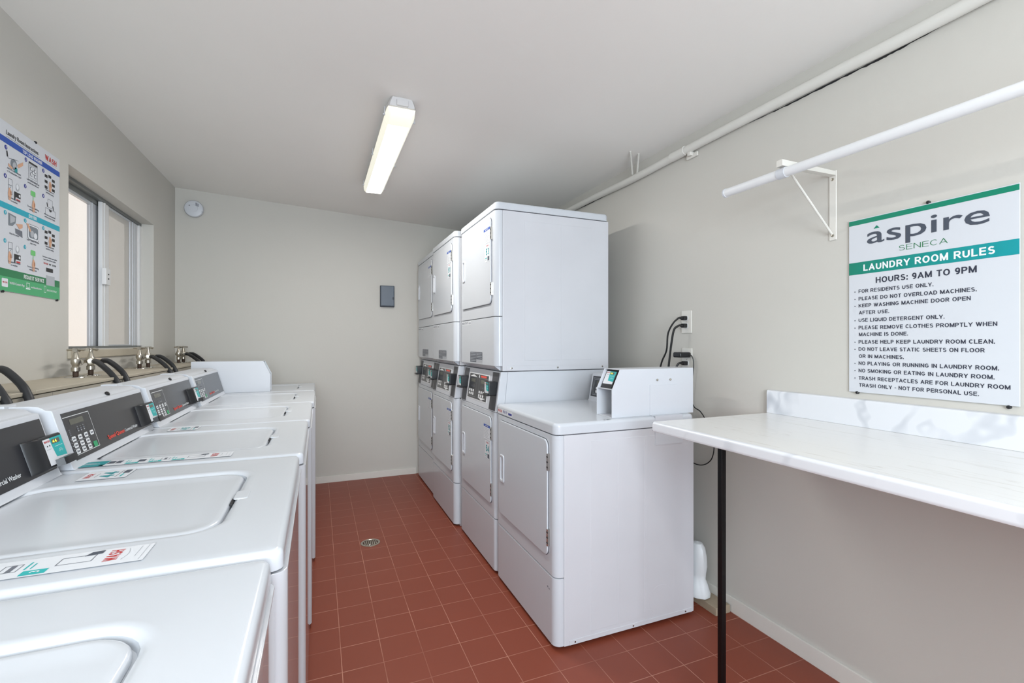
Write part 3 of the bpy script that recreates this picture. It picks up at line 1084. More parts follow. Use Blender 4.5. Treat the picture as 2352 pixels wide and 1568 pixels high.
def washer_labels(root, number, strip=True, tag_strip=False):
    L = Vector(root.location)
    root.location = (0, 0, 0)
    z = 0.9395
    if number:
        b = MB().frame((-0.505, 0.600, z), (0, 1, 0), (1, 0, 0), (0, 0, 1))
        b.rect(M['i_label'], 0, 0.088, 0, 0.100, 0)
        b.text(M['i_red'], 'WASH', 0.020, 0.062, 0.020, 0.013, 1, 0.02)
        b.line(M['i_lgrey'], 0.022, 0.030, 0.062, 0.030, 0.002, 1)
        b.text(M['i_teal2'], number, 0.014, 0.070, 0.068, 0.030, 1, 0.02)
        b.line(M['i_black'], 0.010, 0.075, 0.078, 0.075, 0.0012, 1)
        b.rect(M['i_slate'], 0.046, 0.078, 0.080, 0.094, 1)
        b.rect(M['i_teal'], 0.012, 0.040, 0.083, 0.087, 1)
        b.build('number_label', root)
    if strip:
        # long instruction strip down the near side of the worktop
        b = MB().frame((-0.585, 0.040, z), (0, 1, 0), (1, 0, 0), (0, 0, 1))
        W, Hh = 0.066, 0.378
        b.rect(M['i_label'], 0, W, 0, Hh, 0)
        if tag_strip:
            b.rect(M['i_teal2'], 0, W, 0.0, 0.07, 1)
            b.rect(M['i_label'], 0.030, 0.034, 0.018, 0.055, 2)
            b.rect(M['i_label'], 0.040, 0.042, 0.018, 0.045, 2)
        b.text(M['i_red'], 'WASH', 0.014, 0.056, 0.340, 0.018, 1, 0.02)
        for i in range(10):
            t0, t1 = i / 10, (i + 1) / 10
            b.line(M['i_lgrey'], 0.014 + 0.042 * t0, 0.346 + 0.004 * math.sin(PI * t0), 0.014 + 0.042 * t1, 0.346 + 0.004 * math.sin(PI * t1), 0.001, 1)
        b.line(M['i_lgrey'], 0.02, 0.362, 0.06, 0.362, 0.001, 1)
        b.line(M['i_lgrey'], 0.005, 0.371, 0.063, 0.371, 0.0008, 1)
        # step boxes with their pictograms
        for i, v in enumerate((0.118, 0.172, 0.228)):
            b.rect(M['i_teal'], 0.004, 0.020, v, v + 0.030, 1)
            b.text(M['i_white'], str(3 - (2 - i)), None, None, v + 0.022, 0.012, 2, 0.02, uc=0.012)
            b.line(M['i_teal'], 0.026, v - 0.002, 0.052, v - 0.002, 0.0025, 1)
            b.line(M['i_teal'], 0.026, v + 0.005, 0.046, v + 0.005, 0.002, 1)
        b.rect(M['i_slate'], 0.024, 0.056, 0.072, 0.088, 1)
        b.rect(M['i_slate'], 0.024, 0.056, 0.091, 0.104, 1)
        b.rect(M['i_slate'], 0.022, 0.050, 0.142, 0.160, 1, 0.004)
        b.outline(M['i_grey'], 0.022, 0.048, 0.196, 0.218, 0.0012, 1)
        b.rect(M['i_grey'], 0.024, 0.046, 0.204, 0.211, 1)
        b.outline(M['i_grey'], 0.024, 0.050, 0.262, 0.306, 0.0014, 1)
        b.poly(M['i_slate'], [(0.046, 0.290), (0.060, 0.296), (0.062, 0.312), (0.050, 0.312)], 2)
        b.rect(M['i_red'], 0.004, 0.018, 0.060, 0.070, 1)
        for v in (0.012, 0.024, 0.036):
            b.line(M['i_teal'] if v < 0.02 else M['i_lgrey'], 0.012, v, 0.056, v, 0.002, 1) if not tag_strip else None
        b.build('instruction_label', root)
    root.location = L

WASH = [
    # near edge y, width, front x, label
    (0.142, 0.697, -0.063, 'white top-load washing machine nearest the camera, cut off by the bottom of the frame'),
    (0.858, 0.716, -0.048, 'white top-load washing machine with a number 44 label on its worktop'),
    (1.587, 0.684, -0.037, 'white top-load washing machine whose whole keypad and red logo are visible, numbered 45'),
    (2.278, 0.688, -0.028, 'fourth white top-load washing machine from the camera, right behind the number 45 washer'),
    (2.973, 0.700, -0.017, 'fifth white top-load washing machine, with no card reader, its console touching the white meter case'),
    (3.703, 0.684, -0.022, 'farthest white top-load washing machine, carrying the tall white meter case'),
]
WG = 'top-load washers along the left wall'
proto = make_washer()
washers = []
for i, (y, w, x, lab) in enumerate(WASH):
    o = proto if i == 0 else copy_tree(proto)
    o.location = (x, y, 0)
    o.scale = (1, w / W_Y, 1)
    tag(o, lab, 'washing machine', WG)
    washers.append(o)
add_washer_reader(washers[0], None)
add_washer_reader(washers[1], '44')
add_washer_reader(washers[2], None)
add_washer_reader(washers[3], None)
washer_labels(washers[1], '44', True, False)
washer_labels(washers[2], '45', True, True)
washer_labels(washers[3], None, False)

# ------------------------------------------------------------------ meter case (payment housing), front towards +1 / -1
def meter_case(root, xf, xb, y0, y1, z0, s, digits):
    """s=+1: front faces +x, s=-1: front faces -x; world coordinates"""
    h = 0.215
    ch = 0.043
    def X(d):
        return xf - s * d
    depth = abs(xb - xf)
    side = [(X(0), z0), (X(depth), z0), (X(depth), z0 + h), (X(ch), z0 + h), (X(0.003), z0 + 0.130), (X(0), z0 + 0.124)]
    t = 0.003
    b = MB()
    b.prism(M['plastic_w'], side, 'y', y0, y0 + t)
    b.prism(M['plastic_w'], side, 'y', y1 - t, y1)
    xa, xc = sorted((X(0.001), X(depth)))
    b.box(M['plastic_w'], xa, xc, y0 + t, y1 - t, z0, z0 + t)
    xa, xc = sorted((X(ch), X(depth)))
    b.box(M['plastic_w'], xa, xc, y0 + t, y1 - t, z0 + h - t, z0 + h)
    xa, xc = sorted((X(depth), X(depth - t)))
    b.box(M['plastic_w'], xa, xc, y0 + t, y1 - t, z0, z0 + h)
    xa, xc = sorted((X(0.004), X(0.09)))
    b.box(M['plastic_w'], xa, xc, y0 + t, y1 - t, z0 + 0.124, z0 + 0.127)
    xa, xc = sorted((X(0.087), X(0.09)))
    b.box(M['plastic_w'], xa, xc, y0 + t, y1 - t, z0, z0 + h - t)
    case = b.build('meter_case', root)
    b = MB()
    ym = y0 + t + 0.022
    xa, xc = sorted((X(0.02), X(0.085)))
    b.box(M['i_slate'], xa, xc, ym - 0.018, ym, z0 + 0.012, z0 + 0.122, 0.002)
    b.build('coin_vault_door', case)
    # the reader inside the chamfered mouth
    lean = math.atan2(ch, h - 0.13)
    b = MB()
    yr0, yr1 = y0 + 0.030, y1 - 0.006
    poly = [(X(0.016), z0 + 0.128), (X(0.08), z0 + 0.128), (X(0.08), z0 + h - 0.006), (X(ch + 0.012), z0 + h - 0.006)]
    b.prism(M['black'], poly, 'y', yr0, yr1, 0.003)
    rd = b.build('card_reader', case)
    P0, P1 = Vector((X(0.016), 0, z0 + 0.128)), Vector((X(ch + 0.012), 0, z0 + h - 0.006))
    V = (P0 - P1).normalized()
    Nn = Vector((s * abs(V.z), 0, abs(V.x)))
    if s > 0:
        O = P1 + V * 0.008 + Vector((0, yr0 + 0.006, 0))
        U = (0, 1, 0)
    else:
        O = P1 + V * 0.008 + Vector((0, yr1 - 0.006, 0))
        U = (0, -1, 0)
    reader_face(rd, O, U, V, Nn, yr1 - yr0 - 0.012, 0.062, digits)
    return case

meter_case(washers[5], -0.316, -0.787, 3.708, 3.822, 0.9385, 1, None)

# scale was applied to the root: undo it for the case so that it keeps its true size
for ch in washers[5].children:
    if ch.name.startswith('meter_case'):
        ch.scale = (1, W_Y / WASH[5][1], 1)

# ------------------------------------------------------------------ dryers
D_W, D_D = 0.697, 0.735

def dryer_door(root, z0, z1, x, number=None, small=True):
    y0, y1 = 0.060, 0.640
    def Rr(d, xx, r=0.032):
        return [(xx, y, z) for y, z in rr(y0 + d, y1 - d, z0 + d, z1 - d, r - d * 0.8, 6)]
    zc = z0 + 0.245 if z0 < 1 else z0 + 0.25
    xf = x - 0.0085
    ya, yb = 0.556, 0.614
    def H(d, xx, r=0.014):
        return [(xx, y, z) for y, z in rr(ya + d, yb - d, zc - 0.072 + d, zc + 0.072 - d, max(0.004, r - d), 4)]
    b = MB()
    b.rings(M['enamel'], [Rr(0.002, x - 0.0012), Rr(0, x - 0.0022), Rr(0, x - 0.0060), Rr(0.0012, x - 0.0078), Rr(0.004, xf)], cap1=False)
    b.fill_between(M['enamel'], Rr(0.004, xf), H(0.004, xf), (-1, 0, 0))
    door = b.build('door', root)
    b = MB()
    b.rings(M['gap_shade'], [Rr(-0.0022, x + 0.0004), Rr(-0.0022, x - 0.0008)])  # grey outline on the panel, painting the shade in the door gap
    b.build('door_groove_shade', door)
    b = MB()
    b.rings(M['plastic_w'], [H(0.003, xf + 0.002), H(0.0, xf + 0.0004), H(0, xf - 0.003), H(0.002, xf - 0.005), H(0.008, xf - 0.0055), H(0.0125, xf - 0.004), H(0.0135, xf - 0.001), H(0.0145, x - 0.0024)], cap0=False)
    b.build('handle', door)
    for zz in (z1 - 0.092, z0 + 0.083):
        b = MB()
        b.box(M['chrome'], xf - 0.002, x + 0.001, 0.050, 0.0605, zz - 0.036, zz + 0.036, 0.001, 1)
        for k in (-0.022, 0.0, 0.022):
            b.box(M['seam'], xf - 0.0025, xf - 0.001, 0.0495, 0.061, zz + k - 0.003, zz + k + 0.003)
        b.build('hinge', door)
    return door

def door_label(door, z_top, x, number, faded=False):
    """blue headed instruction sticker beside the hinge; u runs towards -y (left to right seen from the aisle)"""
    b = MB().frame((x - 0.0086, 0.175, z_top), (0, -1, 0), (0, 0, -1), (-1, 0, 0))
    w = 0.105
    b.rect(M['i_label'], 0, w, 0, 0.085, 0)
    b.rect(M['i_blue'], 0, w, 0, 0.014, 1)
    b.text(M['i_white'], 'IMPORTANT', 0.025, 0.080, 0.0105, 0.007, 2, 0.02)
    for i in range(7):
        b.rect(M['i_lgrey'], 0.006, w - 0.008 - 0.012 * (i % 3), 0.022 + i * 0.0085, 0.0242 + i * 0.0085, 1)
    if number:
        b.rect(M['i_label'], 0.020, w - 0.004, 0.092, 0.192, 0)
        b.text(M['i_red'], 'WASH', 0.046, 0.080, 0.105, 0.008, 1, 0.02)
        b.text(M['i_teal2'], number, 0.036, 0.090, 0.154, 0.038, 1, 0.02)
        b.rect(M['i_slate'], 0.066, 0.094, 0.164, 0.188, 1)
        b.rect(M['i_teal'], 0.028, 0.056, 0.168, 0.173, 1)
        b.rect(M['i_lgrey'], 0.028, 0.052, 0.178, 0.182, 1)
    return b.build('instruction_label', door)

def fix_it_label(parent, x, y_left, z_top, colour=True):
    b = MB().frame((x, y_left, z_top), (0, -1, 0), (0, 0, -1), (-1, 0, 0))
    b.rect(M['i_label'], 0, 0.205, 0, 0.026, 0)
    b.text(M['i_red'] if colour else M['i_grey'], 'WASH', 0.006, 0.062, 0.019, 0.014, 1, 0.03)
    b.text(M['i_dblue'] if colour else M['i_grey'], 'FIX IT', 0.078, 0.138, 0.019, 0.014, 1, 0.03)
    b.rect(M['i_dblue'] if colour else M['i_lgrey'], 0.152, 0.198, 0.009, 0.020, 1)
    b.build('service_label', parent)

def front_shell(b, m, z0, z1, x0=0.0, bev=0.003):
    b.prism(m, rr(x0, x0 + 0.0405, 0.002, D_W - 0.002, 0.034, 7, (0, 0, 1, 1)), 'z', z0, z1, bev)

def side_screw(parent, x, z):
    b = MB()
    b.lathe(M['chrome'], [(0.0065, 0.0), (0.006, 0.002), (0.003, 0.003), (0.0, 0.003)], (x, 0.0005, z), (0, -1, 0), 10)
    b.box(M['seam'], x - 0.004, x + 0.004, -0.0032, -0.0026, z - 0.0007, z + 0.0007)
    b.build('screw', parent)

def make_stack():
    r = thing('stacked_dryer', 'x', 'dryer')
    # lower machine
    b = MB()
    b.box(M['enamel_side'], 0.041, D_D, 0.0, D_W, 0.0, 0.889, 0.004)
    b.build('lower_cabinet', r)
    b = MB()
    front_shell(b, M['enamel'], 0.302, 0.893)
    b.build('lower_front_panel', r)
    b = MB()
    front_shell(b, M['enamel'], 0.014, 0.2985)
    b.build('kick_panel', r)
    dryer_door(r, 0.372, 0.862, 0.0)
    # sloping console between the two drums
    b = MB()
    b.prism(M['plastic_w'], [(0.002, 0.8955), (0.0335, 1.1185), (0.075, 1.1185), (0.052, 0.8955)], 'y', 0.004, D_W - 0.004, 0.003)
    b.prism(M['plastic_w'], [(0.0528, 0.8955), (0.0758, 1.1185), (D_D - 0.01, 1.1185), (D_D - 0.01, 0.8955)], 'y', 0.006, D_W - 0.006, 0.002)
    con = b.build('console', r)
    P0, P1 = Vector((0.002, 0, 0.8955)), Vector((0.0335, 0, 1.1185))
    V = (P0 - P1).normalized()
    Nn = Vector((-abs(V.z), 0, abs(V.x)))
    U = Vector((0, -1, 0))
    def slab(m, name, y_hi, y_lo, v0, v1, parent, th=0.002):
        b = MB()
        base = [P1 + V * v + Vector((0, y, 0)) for y, v in ((y_hi, v0), (y_lo, v0), (y_lo, v1), (y_hi, v1))]
        b.rings(m, [base, [p + Nn * th for p in base]])
        return b.build(name, parent)
    for hi, lo in ((0.122, 0.022), (0.678, 0.578)):
        slab(M['panel2'], 'reader_strip', hi, lo, 0.006, 0.220, con)
    slab(M['i_white'], 'panel_bezel', 0.556, 0.176, 0.030, 0.196, con, 0.0014)
    cp = slab(M['panel'], 'control_panel', 0.548, 0.184, 0.036, 0.190, con, 0.0024)
    b = MB().frame(P1 + V * 0.036 + Vector((0, 0.548, 0)) + Nn * 0.0024, U, V, Nn)
    for u0 in (0.012, 0.206):
        b.outline(M['i_lgrey'], u0, u0 + 0.145, 0.020, 0.144, 0.0012, 0)
        b.rect(M['lcd'], u0 + 0.03, u0 + 0.115, 0.030, 0.052, 0)
        for i in range(3):
            b.disc(M['i_lgrey'], u0 + 0.045 + i * 0.028, 0.072, 0.002, 0, 8)
            b.rect(M['i_grey'], u0 + 0.038 + i * 0.028, u0 + 0.052 + i * 0.028, 0.078, 0.083, 0)
    b.poly(M['i_white'], [(0.014, 0.018), (0.085, 0.004), (0.155, 0.018)], 1)
    b.poly(M['i_white'], [(0.208, 0.137), (0.280, 0.153), (0.350, 0.137)], 1)
    b.rect(M['i_orange'], 0.225, 0.330, 0.004, 0.016, 1)
    b.disc(M['i_white'], 0.196, 0.012, 0.009, 1)
    b.build('printing', cp)
    for u0 in (0.024, 0.218):
        b = MB().frame(P1 + V * 0.036 + Vector((0, 0.548, 0)) + Nn * 0.0024, U, V, Nn)
        for rr_ in range(2):
            for c in range(3):
                b.rect(M['i_white'], u0 + c * 0.036, u0 + c * 0.036 + 0.024, 0.098 + rr_ * 0.021, 0.114 + rr_ * 0.021, 1, 0.003)
        b.build('keypad', cp)
    # two payment readers standing out from the strips
    for hi, lo in ((0.112, 0.032), (0.658, 0.578)):
        b = MB()
        b.box(M['black'], -0.028, 0.024, lo, hi, 0.985, 1.063, 0.006, 2)
        b.box(M['black'], -0.040, -0.010, lo + 0.004, hi - 0.004, 0.983, 0.995, 0.004, 2)
        rd = b.build('card_reader', con)
        reader_face(rd, (-0.028, hi - 0.006, 1.058), (0, -1, 0), (0, 0, -1), (-1, 0, 0), hi - lo - 0.012, 0.060)
    # upper machine
    b = MB()
    b.box(M['enamel_side'], 0.041, D_D, 0.0, D_W, 1.122, 2.019, 0.004)
    for x0, x1 in ((0.175, 0.405), (0.41, 0.615)):
        b.box(M['enamel_side'], x0, x1, -0.0012, 0.01, 1.18, 1.97, 0.001, 1)
    b.box(M['enamel_side'], 0.065, D_D - 0.02, -0.0015, 0.01, 1.124, 1.152, 0.001, 1)
    up = b.build('upper_cabinet', r)
    for x in (0.095, 0.385, 0.69):
        side_screw(up, x, 1.138)
    b = MB()
    front_shell(b, M['enamel'], 1.4285, 2.019)
    b.build('upper_front_panel', r)
    b = MB()
    front_shell(b, M['enamel'], 1.150, 1.4255)
    b.prism(M['enamel'], [(0.004, 1.150), (0.0405, 1.122), (0.0405, 1.150)], 'y', 0.03, D_W - 0.03, 0.001)
    sh = b.build('upper_lower_shroud', r)
    sh.name = 'shroud_panel'
    for y in (0.075, D_W - 0.075):
        b = MB()
        b.lathe(M['chrome'], [(0.006, 0), (0.0055, 0.002), (0.0, 0.003)], (0.016, y, 1.141), (-0.6, 0, -0.8), 10)
        b.build('screw', sh)
    b = MB().frame((0.0, 0.47, 1.226), (0, -1, 0), (0, 0, -1), (-1, 0, 0))
    b.rect(M['i_lgrey'], 0, 0.245, 0, 0.068, 0)
    b.rect(M['i_slate'], 0.004, 0.125, 0.003, 0.065, 1)
    b.rect(M['i_slate'], 0.129, 0.241, 0.003, 0.046, 1)
    for i in range(6):
        b.rect(M['i_lgrey'], 0.010, 0.118, 0.007 + i * 0.0095, 0.0105 + i * 0.0095, 2)
        if i < 4:
            b.rect(M['i_lgrey'], 0.135, 0.235, 0.007 + i * 0.0095, 0.0105 + i * 0.0095, 2)
    b.build('warning_label', sh)
    fix_it_label(sh, 0.0, 0.655, 1.4215, False)
    dryer_door(r, 1.502, 1.989, 0.0)
    b = MB()
    def T(d, z):
        return loop(-0.002 + d, D_D + 0.002 - d, d - 0.001, D_W + 0.001 - d, 0.030 - d, z)
    b.rings(M['enamel'], [T(0.002, 2.0225), T(0, 2.024), T(0, 2.052), T(0.002, 2.059), T(0.007, 2.0635), T(0.014, 2.065)])
    b.build('top_cap', r)
    return r

ST = [(0.9027, 2.4297, 1.0, '53', '54', 'stacked pair of white dryers numbered 53 and 54, beside the low single dryer'),
      (0.874, 3.172, 0.992, '51', '52', 'middle one of the three tall white stacked dryers'),
      (0.890, 3.870, 0.992, None, None, 'farthest stacked pair of white dryers, standing against the back wall')]
stack0 = make_stack()
stacks = []
for i, (x, y, sy, n1, n2, lab) in enumerate(ST):
    o = stack0 if i == 0 else copy_tree(stack0)
    o.location = (x, y, 0)
    o.scale = (1, sy, 1)
    tag(o, lab, 'dryer', 'stacked dryers along the right wall')
    stacks.append(o)
for o, (x, y, sy, n1, n2, lab) in zip(stacks, ST):
    L = Vector(o.location)
    o.location = (0, 0, 0)
    doors = [c for c in o.children if c.name.startswith('door')]
    doors.sort(key=lambda c: sum((v.co.z for v in c.data.vertices), 0) / len(c.data.vertices))
    door_label(doors[0], 0.810, 0.0, n2)
    door_label(doors[1], 1.938, 0.0, n1)
    o.location = L

# ---- single low dryer
def make_single():
    x0, y0 = 0.9027, 1.7234
    r = thing('single_dryer', 'x', 'dryer', (0, 0, 0))
    b = MB()
    S = M['enamel_side']
    b.box(S, 0.041, D_D, 0.0, D_W, 0.014, 0.894, 0.004)
    b.box(S, 0.170, 0.305, -0.0014, 0.01, 0.052, 0.862, 0.0012, 1)
    b.box(S, 0.309, 0.449, -0.0010, 0.01, 0.052, 0.862, 0.0010, 1)
    b.box(S, 0.452, 0.616, -0.0014, 0.01, 0.070, 0.862, 0.0012, 1)
    b.box(S, 0.066, D_D - 0.012, -0.0022, 0.01, 0.016, 0.036, 0.001, 1)
    b.lathe(S, [(0.066, 0.0), (0.066, 0.0016), (0.065, 0.0018), (0.064, 0.0015), (0.0, 0.0015)], (0.541, 0.0, 0.112), (0, -1, 0), 32)
    cab = b.build('cabinet', r)
    for x in (0.093, 0.388, 0.683):
        side_screw(cab, x, 0.0255)
    b = MB()
    for y in (0.04, D_W - 0.04):
        for x in (0.07, D_D - 0.05):
            b.lathe(M['seam'], [(0.018, 0), (0.018, 0.016), (0.008, 0.02)], (x, y, 0.0))
    b.build('levelling_feet', r)
    b = MB()
    front_shell(b, M['enamel'], 0.302, 0.8935)
    b.build('front_panel', r)
    b = MB()
    front_shell(b, M['enamel'], 0.016, 0.2985)
    b.build('kick_panel', r)
    b = MB().frame((0.0, 0.075, 0.245), (0, -1, 0), (0, 0, -1), (-1, 0, 0))
    b.poly(M['i_slate'], [(0.0, 0.0), (0.008, -0.002), (0.011, 0.003), (0.004, 0.005)], 0)
    b.poly(M['i_slate'], [(0.014, 0.003), (0.026, 0.004), (0.025, 0.0065), (0.015, 0.006)], 0)
    b.build('scuff_mark', [c for c in r.children if c.name.startswith('kick_panel')][0])
    dryer_door(r, 0.374, 0.868, 0.0)
    b = MB()
    def T(d, z):
        return loop(-0.001 + d, D_D + 0.006 - d, d - 0.002, D_W + 0.001 - d, 0.03 - d, z)
    b.rings(M['enamel'], [T(0.002, 0.8975), T(0, 0.899), T(0, 0.930), T(0.002, 0.938), T(0.007, 0.943), T(0.015, 0.945)])
    top = b.build('worktop', r)
    fix_it_label(top, -0.001, 0.668, 0.929, True)
    b = MB().frame((0.245, 0.012, 0.945), (1, 0, 0), (0, -1, 0), (0, 0, 1))
    b.disc(M['i_black'], 0.0, 0.0, 0.004, 0, 9)
    b.poly(M['i_black'], [(0.010, -0.003), (0.022, -0.004), (0.028, 0.001), (0.022, 0.003), (0.012, 0.003)], 0)
    b.build('chip_mark', top)
    # low console at the back of the worktop
    b = MB()
    b.prism(M['plastic_w'], [(0.555, 0.9455), (0.562, 0.955), (0.588, 1.100), (0.600, 1.106), (0.72, 1.106), (0.72, 0.9455)], 'y', 0.17, 0.655, 0.004)
    con = b.build('console', r)
    P0, P1 = Vector((0.562, 0, 0.955)), Vector((0.588, 0, 1.100))
    V = (P0 - P1).normalized()
    Nn = Vector((-abs(V.z), 0, abs(V.x)))
    O = P1 + V * 0.012 + Vector((0, 0.638, 0))
    b = MB().frame(O, (0, -1, 0), V, Nn)
    b.rect(M['panel'], 0, 0.44, 0, 0.118, 0)
    b.outline(M['i_lgrey'], 0.012, 0.428, 0.010, 0.108, 0.002, 1)
    b.outline(M['i_lgrey'], 0.022, 0.20, 0.018, 0.100, 0.0015, 1)
    b.rect(M['lcd'], 0.05, 0.14, 0.026, 0.044, 1)
    for k in range(2):
        for c in range(3):
            b.rect(M['i_white'], 0.045 + c * 0.042, 0.072 + c * 0.042, 0.062 + k * 0.019, 0.076 + k * 0.019, 1, 0.003)
    for c in range(3):
        b.disc(M['i_lgrey'], 0.06 + c * 0.03, 0.053, 0.0025, 1, 8)
    b.build('control_panel', con)
    # payment housing with its bracket plate
    meter_case(r, 1.204 - x0, 1.667 - x0, 0.036, 0.160, 0.9455, -1, '55')
    b = MB()
    b.box(M['plastic_w'], 1.41 - x0, 1.568 - x0, 0.0335, 0.0362, 0.946, 1.085, 0.0006, 1)
    b.prism(M['plastic_w'], [(0.0335, 0.9455), (0.036, 0.9455), (0.036, 0.9475), (-0.0035, 0.9475), (-0.0035, 0.816), (-0.001, 0.816), (-0.001, 0.945)], 'x', 1.41 - x0, 1.568 - x0)
    br = b.build('mounting_bracket', r)
    for x in (1.452, 1.528):
        b = MB()
        b.lathe(M['nickel'], [(0.0055, 0), (0.005, 0.002), (0, 0.003)], (x - x0, 0.0335, 1.108), (0, -1, 0), 10)
        b.build('screw', br)
    r.location = (x0, y0, 0)
    return tag(r, 'low single white dryer with a clear worktop, carrying the meter case with reader 55', 'dryer')
make_single()

# ------------------------------------------------------------------ fluorescent ceiling light
lt = thing('ceiling_light', 'long glowing fluorescent tube light fixed to the ceiling', 'ceiling light', (0.372, 2.95, 2.5))
zc = lambda y: ceil_z(0.37, y)
y0, y1 = 2.30, 3.62
b = MB()
poly = [(0.302, 0), (0.442, 0), (0.436, -0.030), (0.405, -0.055), (0.339, -0.055), (0.308, -0.030)]
ring = lambda y, k: [(0.372 + (x - 0.372) * k, y, zc(y) + z) for x, z in [(0.318, 0.0), (0.426, 0.0), (0.440, -0.028), (0.443, -0.044), (0.301, -0.044), (0.304, -0.028)]]
b.rings(M['lamp_body'], [ring(y0 - 0.012, 0.82), ring(y0, 0.96), ring(y0 + 0.04, 1.0), ring(y1 - 0.04, 1.0), ring(y1, 0.96), ring(y1 + 0.012, 0.82)])
b.box(M['lamp_body'], 0.345, 0.400, y0 - 0.022, y0 - 0.006, zc(y0) - 0.042, zc(y0) - 0.012, 0.003)
b.build('housing', lt)
lz = lambda y, k, d: [(0.372 + (x - 0.372) * k, y, zc(y) - 0.0445 + z * d) for x, z in [(0.303, 0.0), (0.441, 0.0), (0.438, -0.028), (0.425, -0.045), (0.319, -0.045), (0.306, -0.028)]]
b = MB()
b.rings(M['lens'], [lz(y0 + 0.10, 1.0, 1.0), lz(y1 - 0.06, 1.0, 1.0), lz(y1 - 0.02, 0.97, 0.85), lz(y1, 0.9, 0.55)])
ln = b.build('lens', lt)
ln.data.materials.append(M['lens_end'])
for p in ln.data.polygons:
    if p.normal.z > -0.75:
        p.material_index = 1
b = MB()
b.rings(M['lens_end'], [lz(y0, 0.94, 0.6), lz(y0 + 0.03, 0.99, 0.95), lz(y0 + 0.099, 1.0, 1.0)])
b.build('lens_end_cap', lt)
for k, (x, y) in enumerate(((0.299, 2.36), (0.445, 2.40), (0.299, 2.9), (0.445, 3.05), (0.299, 3.5), (0.445, 3.55))):
    b = MB()
    xx = x + (0.004 if x > 0.37 else -0.004)
    b.box(M['alu'], min(x, xx), max(x, xx), y - 0.012, y + 0.012, zc(y) - 0.062, zc(y) - 0.026, 0.001, 1)
    b.box(M['alu'], xx - 0.006, xx + 0.006, y - 0.005, y + 0.005, zc(y) - 0.064, zc(y) - 0.058, 0.001, 1)
    b.build('lens_clip', lt)

# copy of the lamp, added out of view behind the photographer as fill light
lt_fill = copy_tree(lt)
lt_fill.location = (0.372, 2.95 - 3.2, 2.5 - 0.0093 * 3.2)
tag(lt_fill, 'fluorescent ceiling light added as fill behind the photographer, outside the frame', 'ceiling light')

# ------------------------------------------------------------------ smoke detector, grey box, drain
sd = thing('smoke_detector', 'round white smoke detector high on the back wall in the corner', 'smoke detector', (-0.957, YB, 2.392))
b = MB()
b.lathe(M['plastic_w'], [(0.062, 0), (0.066, 0.003), (0.066, 0.012), (0.060, 0.016), (0.0, 0.016)], (-0.957, YB, 2.392), (0, -1, 0), 32)
b.build('base', sd)
b = MB()
b.lathe(M['plastic_w'], [(0.060, 0.0165), (0.069, 0.018), (0.069, 0.032), (0.064, 0.040), (0.05, 0.044), (0.030, 0.045), (0.029, 0.0435), (0.0, 0.0435)], (-0.957, YB, 2.392), (0.03, -1, -0.03), 32)
for k in range(3):
    b.box(M['i_grey'], -0.940 + k * 0.0075, -0.936 + k * 0.0075, YB - 0.0465, YB - 0.040, 2.415 - k * 0.004, 2.440 - k * 0.004)
b.box(M['seam'], -0.988, -0.981, YB - 0.0462, YB - 0.040, 2.410, 2.416)
b.box(M['i_lgrey'], -0.899, -0.893, YB - 0.040, YB - 0.03, 2.362, 2.376)
b.build('cover', sd)

gb = thing('wall_box', 'slate grey plastic box on the back wall beside the dryers', 'box', (0.608, YB, 1.727))
b = MB()
b.box(M['grey_box_d'], 0.540, 0.676, YB - 0.020, YB, 1.624, 1.830, 0.008, 3)
b.build('backplate', gb)
b = MB()
b.box(M['grey_box'], 0.543, 0.670, YB - 0.048, YB - 0.0205, 1.630, 1.826, 0.010, 3)
b.build('cover', gb)
b = MB()
b.box(M['black'], 0.653, 0.662, YB - 0.0495, YB - 0.046, 1.694, 1.718, 0.001, 1)
b.build('slot', gb)

dr = thing('floor_drain', 'small round metal drain set in the red tile floor', 'drain', (0.307, 3.129, 0))
b = MB()
b.lathe(M['nickel'], [(0.060, -0.004), (0.060, 0.0015), (0.057, 0.003), (0.048, 0.003), (0.046, 0.0012), (0.046, -0.004)], (0.307, 3.129, 0.0), (0, 0, 1), 36)
b.build('ring', dr)
b = MB()
b.lathe(M['rust'], [(0.0455, -0.003), (0.0455, 0.0008), (0.0, 0.0012)], (0.307, 3.129, 0.0), (0, 0, 1), 30)
for k in range(-3, 4):
    w = math.sqrt(0.042 ** 2 - (k * 0.0115) ** 2)
    b.box(M['nickel'], 0.307 + k * 0.0115 - 0.003, 0.307 + k * 0.0115 + 0.003, 3.129 - w, 3.129 + w, 0.0005, 0.0028, 0.0006, 1)
b.lathe(M['chrome'], [(0.007, 0.002), (0.006, 0.005), (0.0, 0.006)], (0.300, 3.098, 0.0), (0, 0, 1), 12)
b.build('grate', dr)

# ------------------------------------------------------------------ pipe under the ceiling, right wall
pipe = thing('ceiling_pipe', 'long white painted pipe running under the ceiling along the right wall', 'pipe', (1.762, 1.5, 2.27))
b = MB()
PXX = 1.8025
b.tube(M['pipe'], [(PXX, 4.62, 2.318), (PXX, 3.05, 2.311), (PXX, 2.405, 2.297), (PXX, 1.878, 2.302), (PXX, 1.205, 2.299), (PXX, 0.9, 2.294), (PXX, 0.2, 2.296), (PXX, -1.94, 2.296)], 0.0215, 18, 6)
b.build('pipe_run', pipe)
b = MB()
b.tube(M['pipe'], [(PXX - 0.001, 1.955, 2.3015), (PXX - 0.001, 2.06, 2.301)], 0.0245, 18, 0)
b.build('coupling', pipe)
b = MB()
b.box(M['trim'], XR - 0.012, XR - 0.0005, 1.885, 1.965, 2.252, 2.276, 0.005)
b.box(M['trim'], XR - 0.030, XR - 0.0005, 1.915, 1.940, 2.262, 2.284, 0.005)
b.build('wall_clip', pipe)
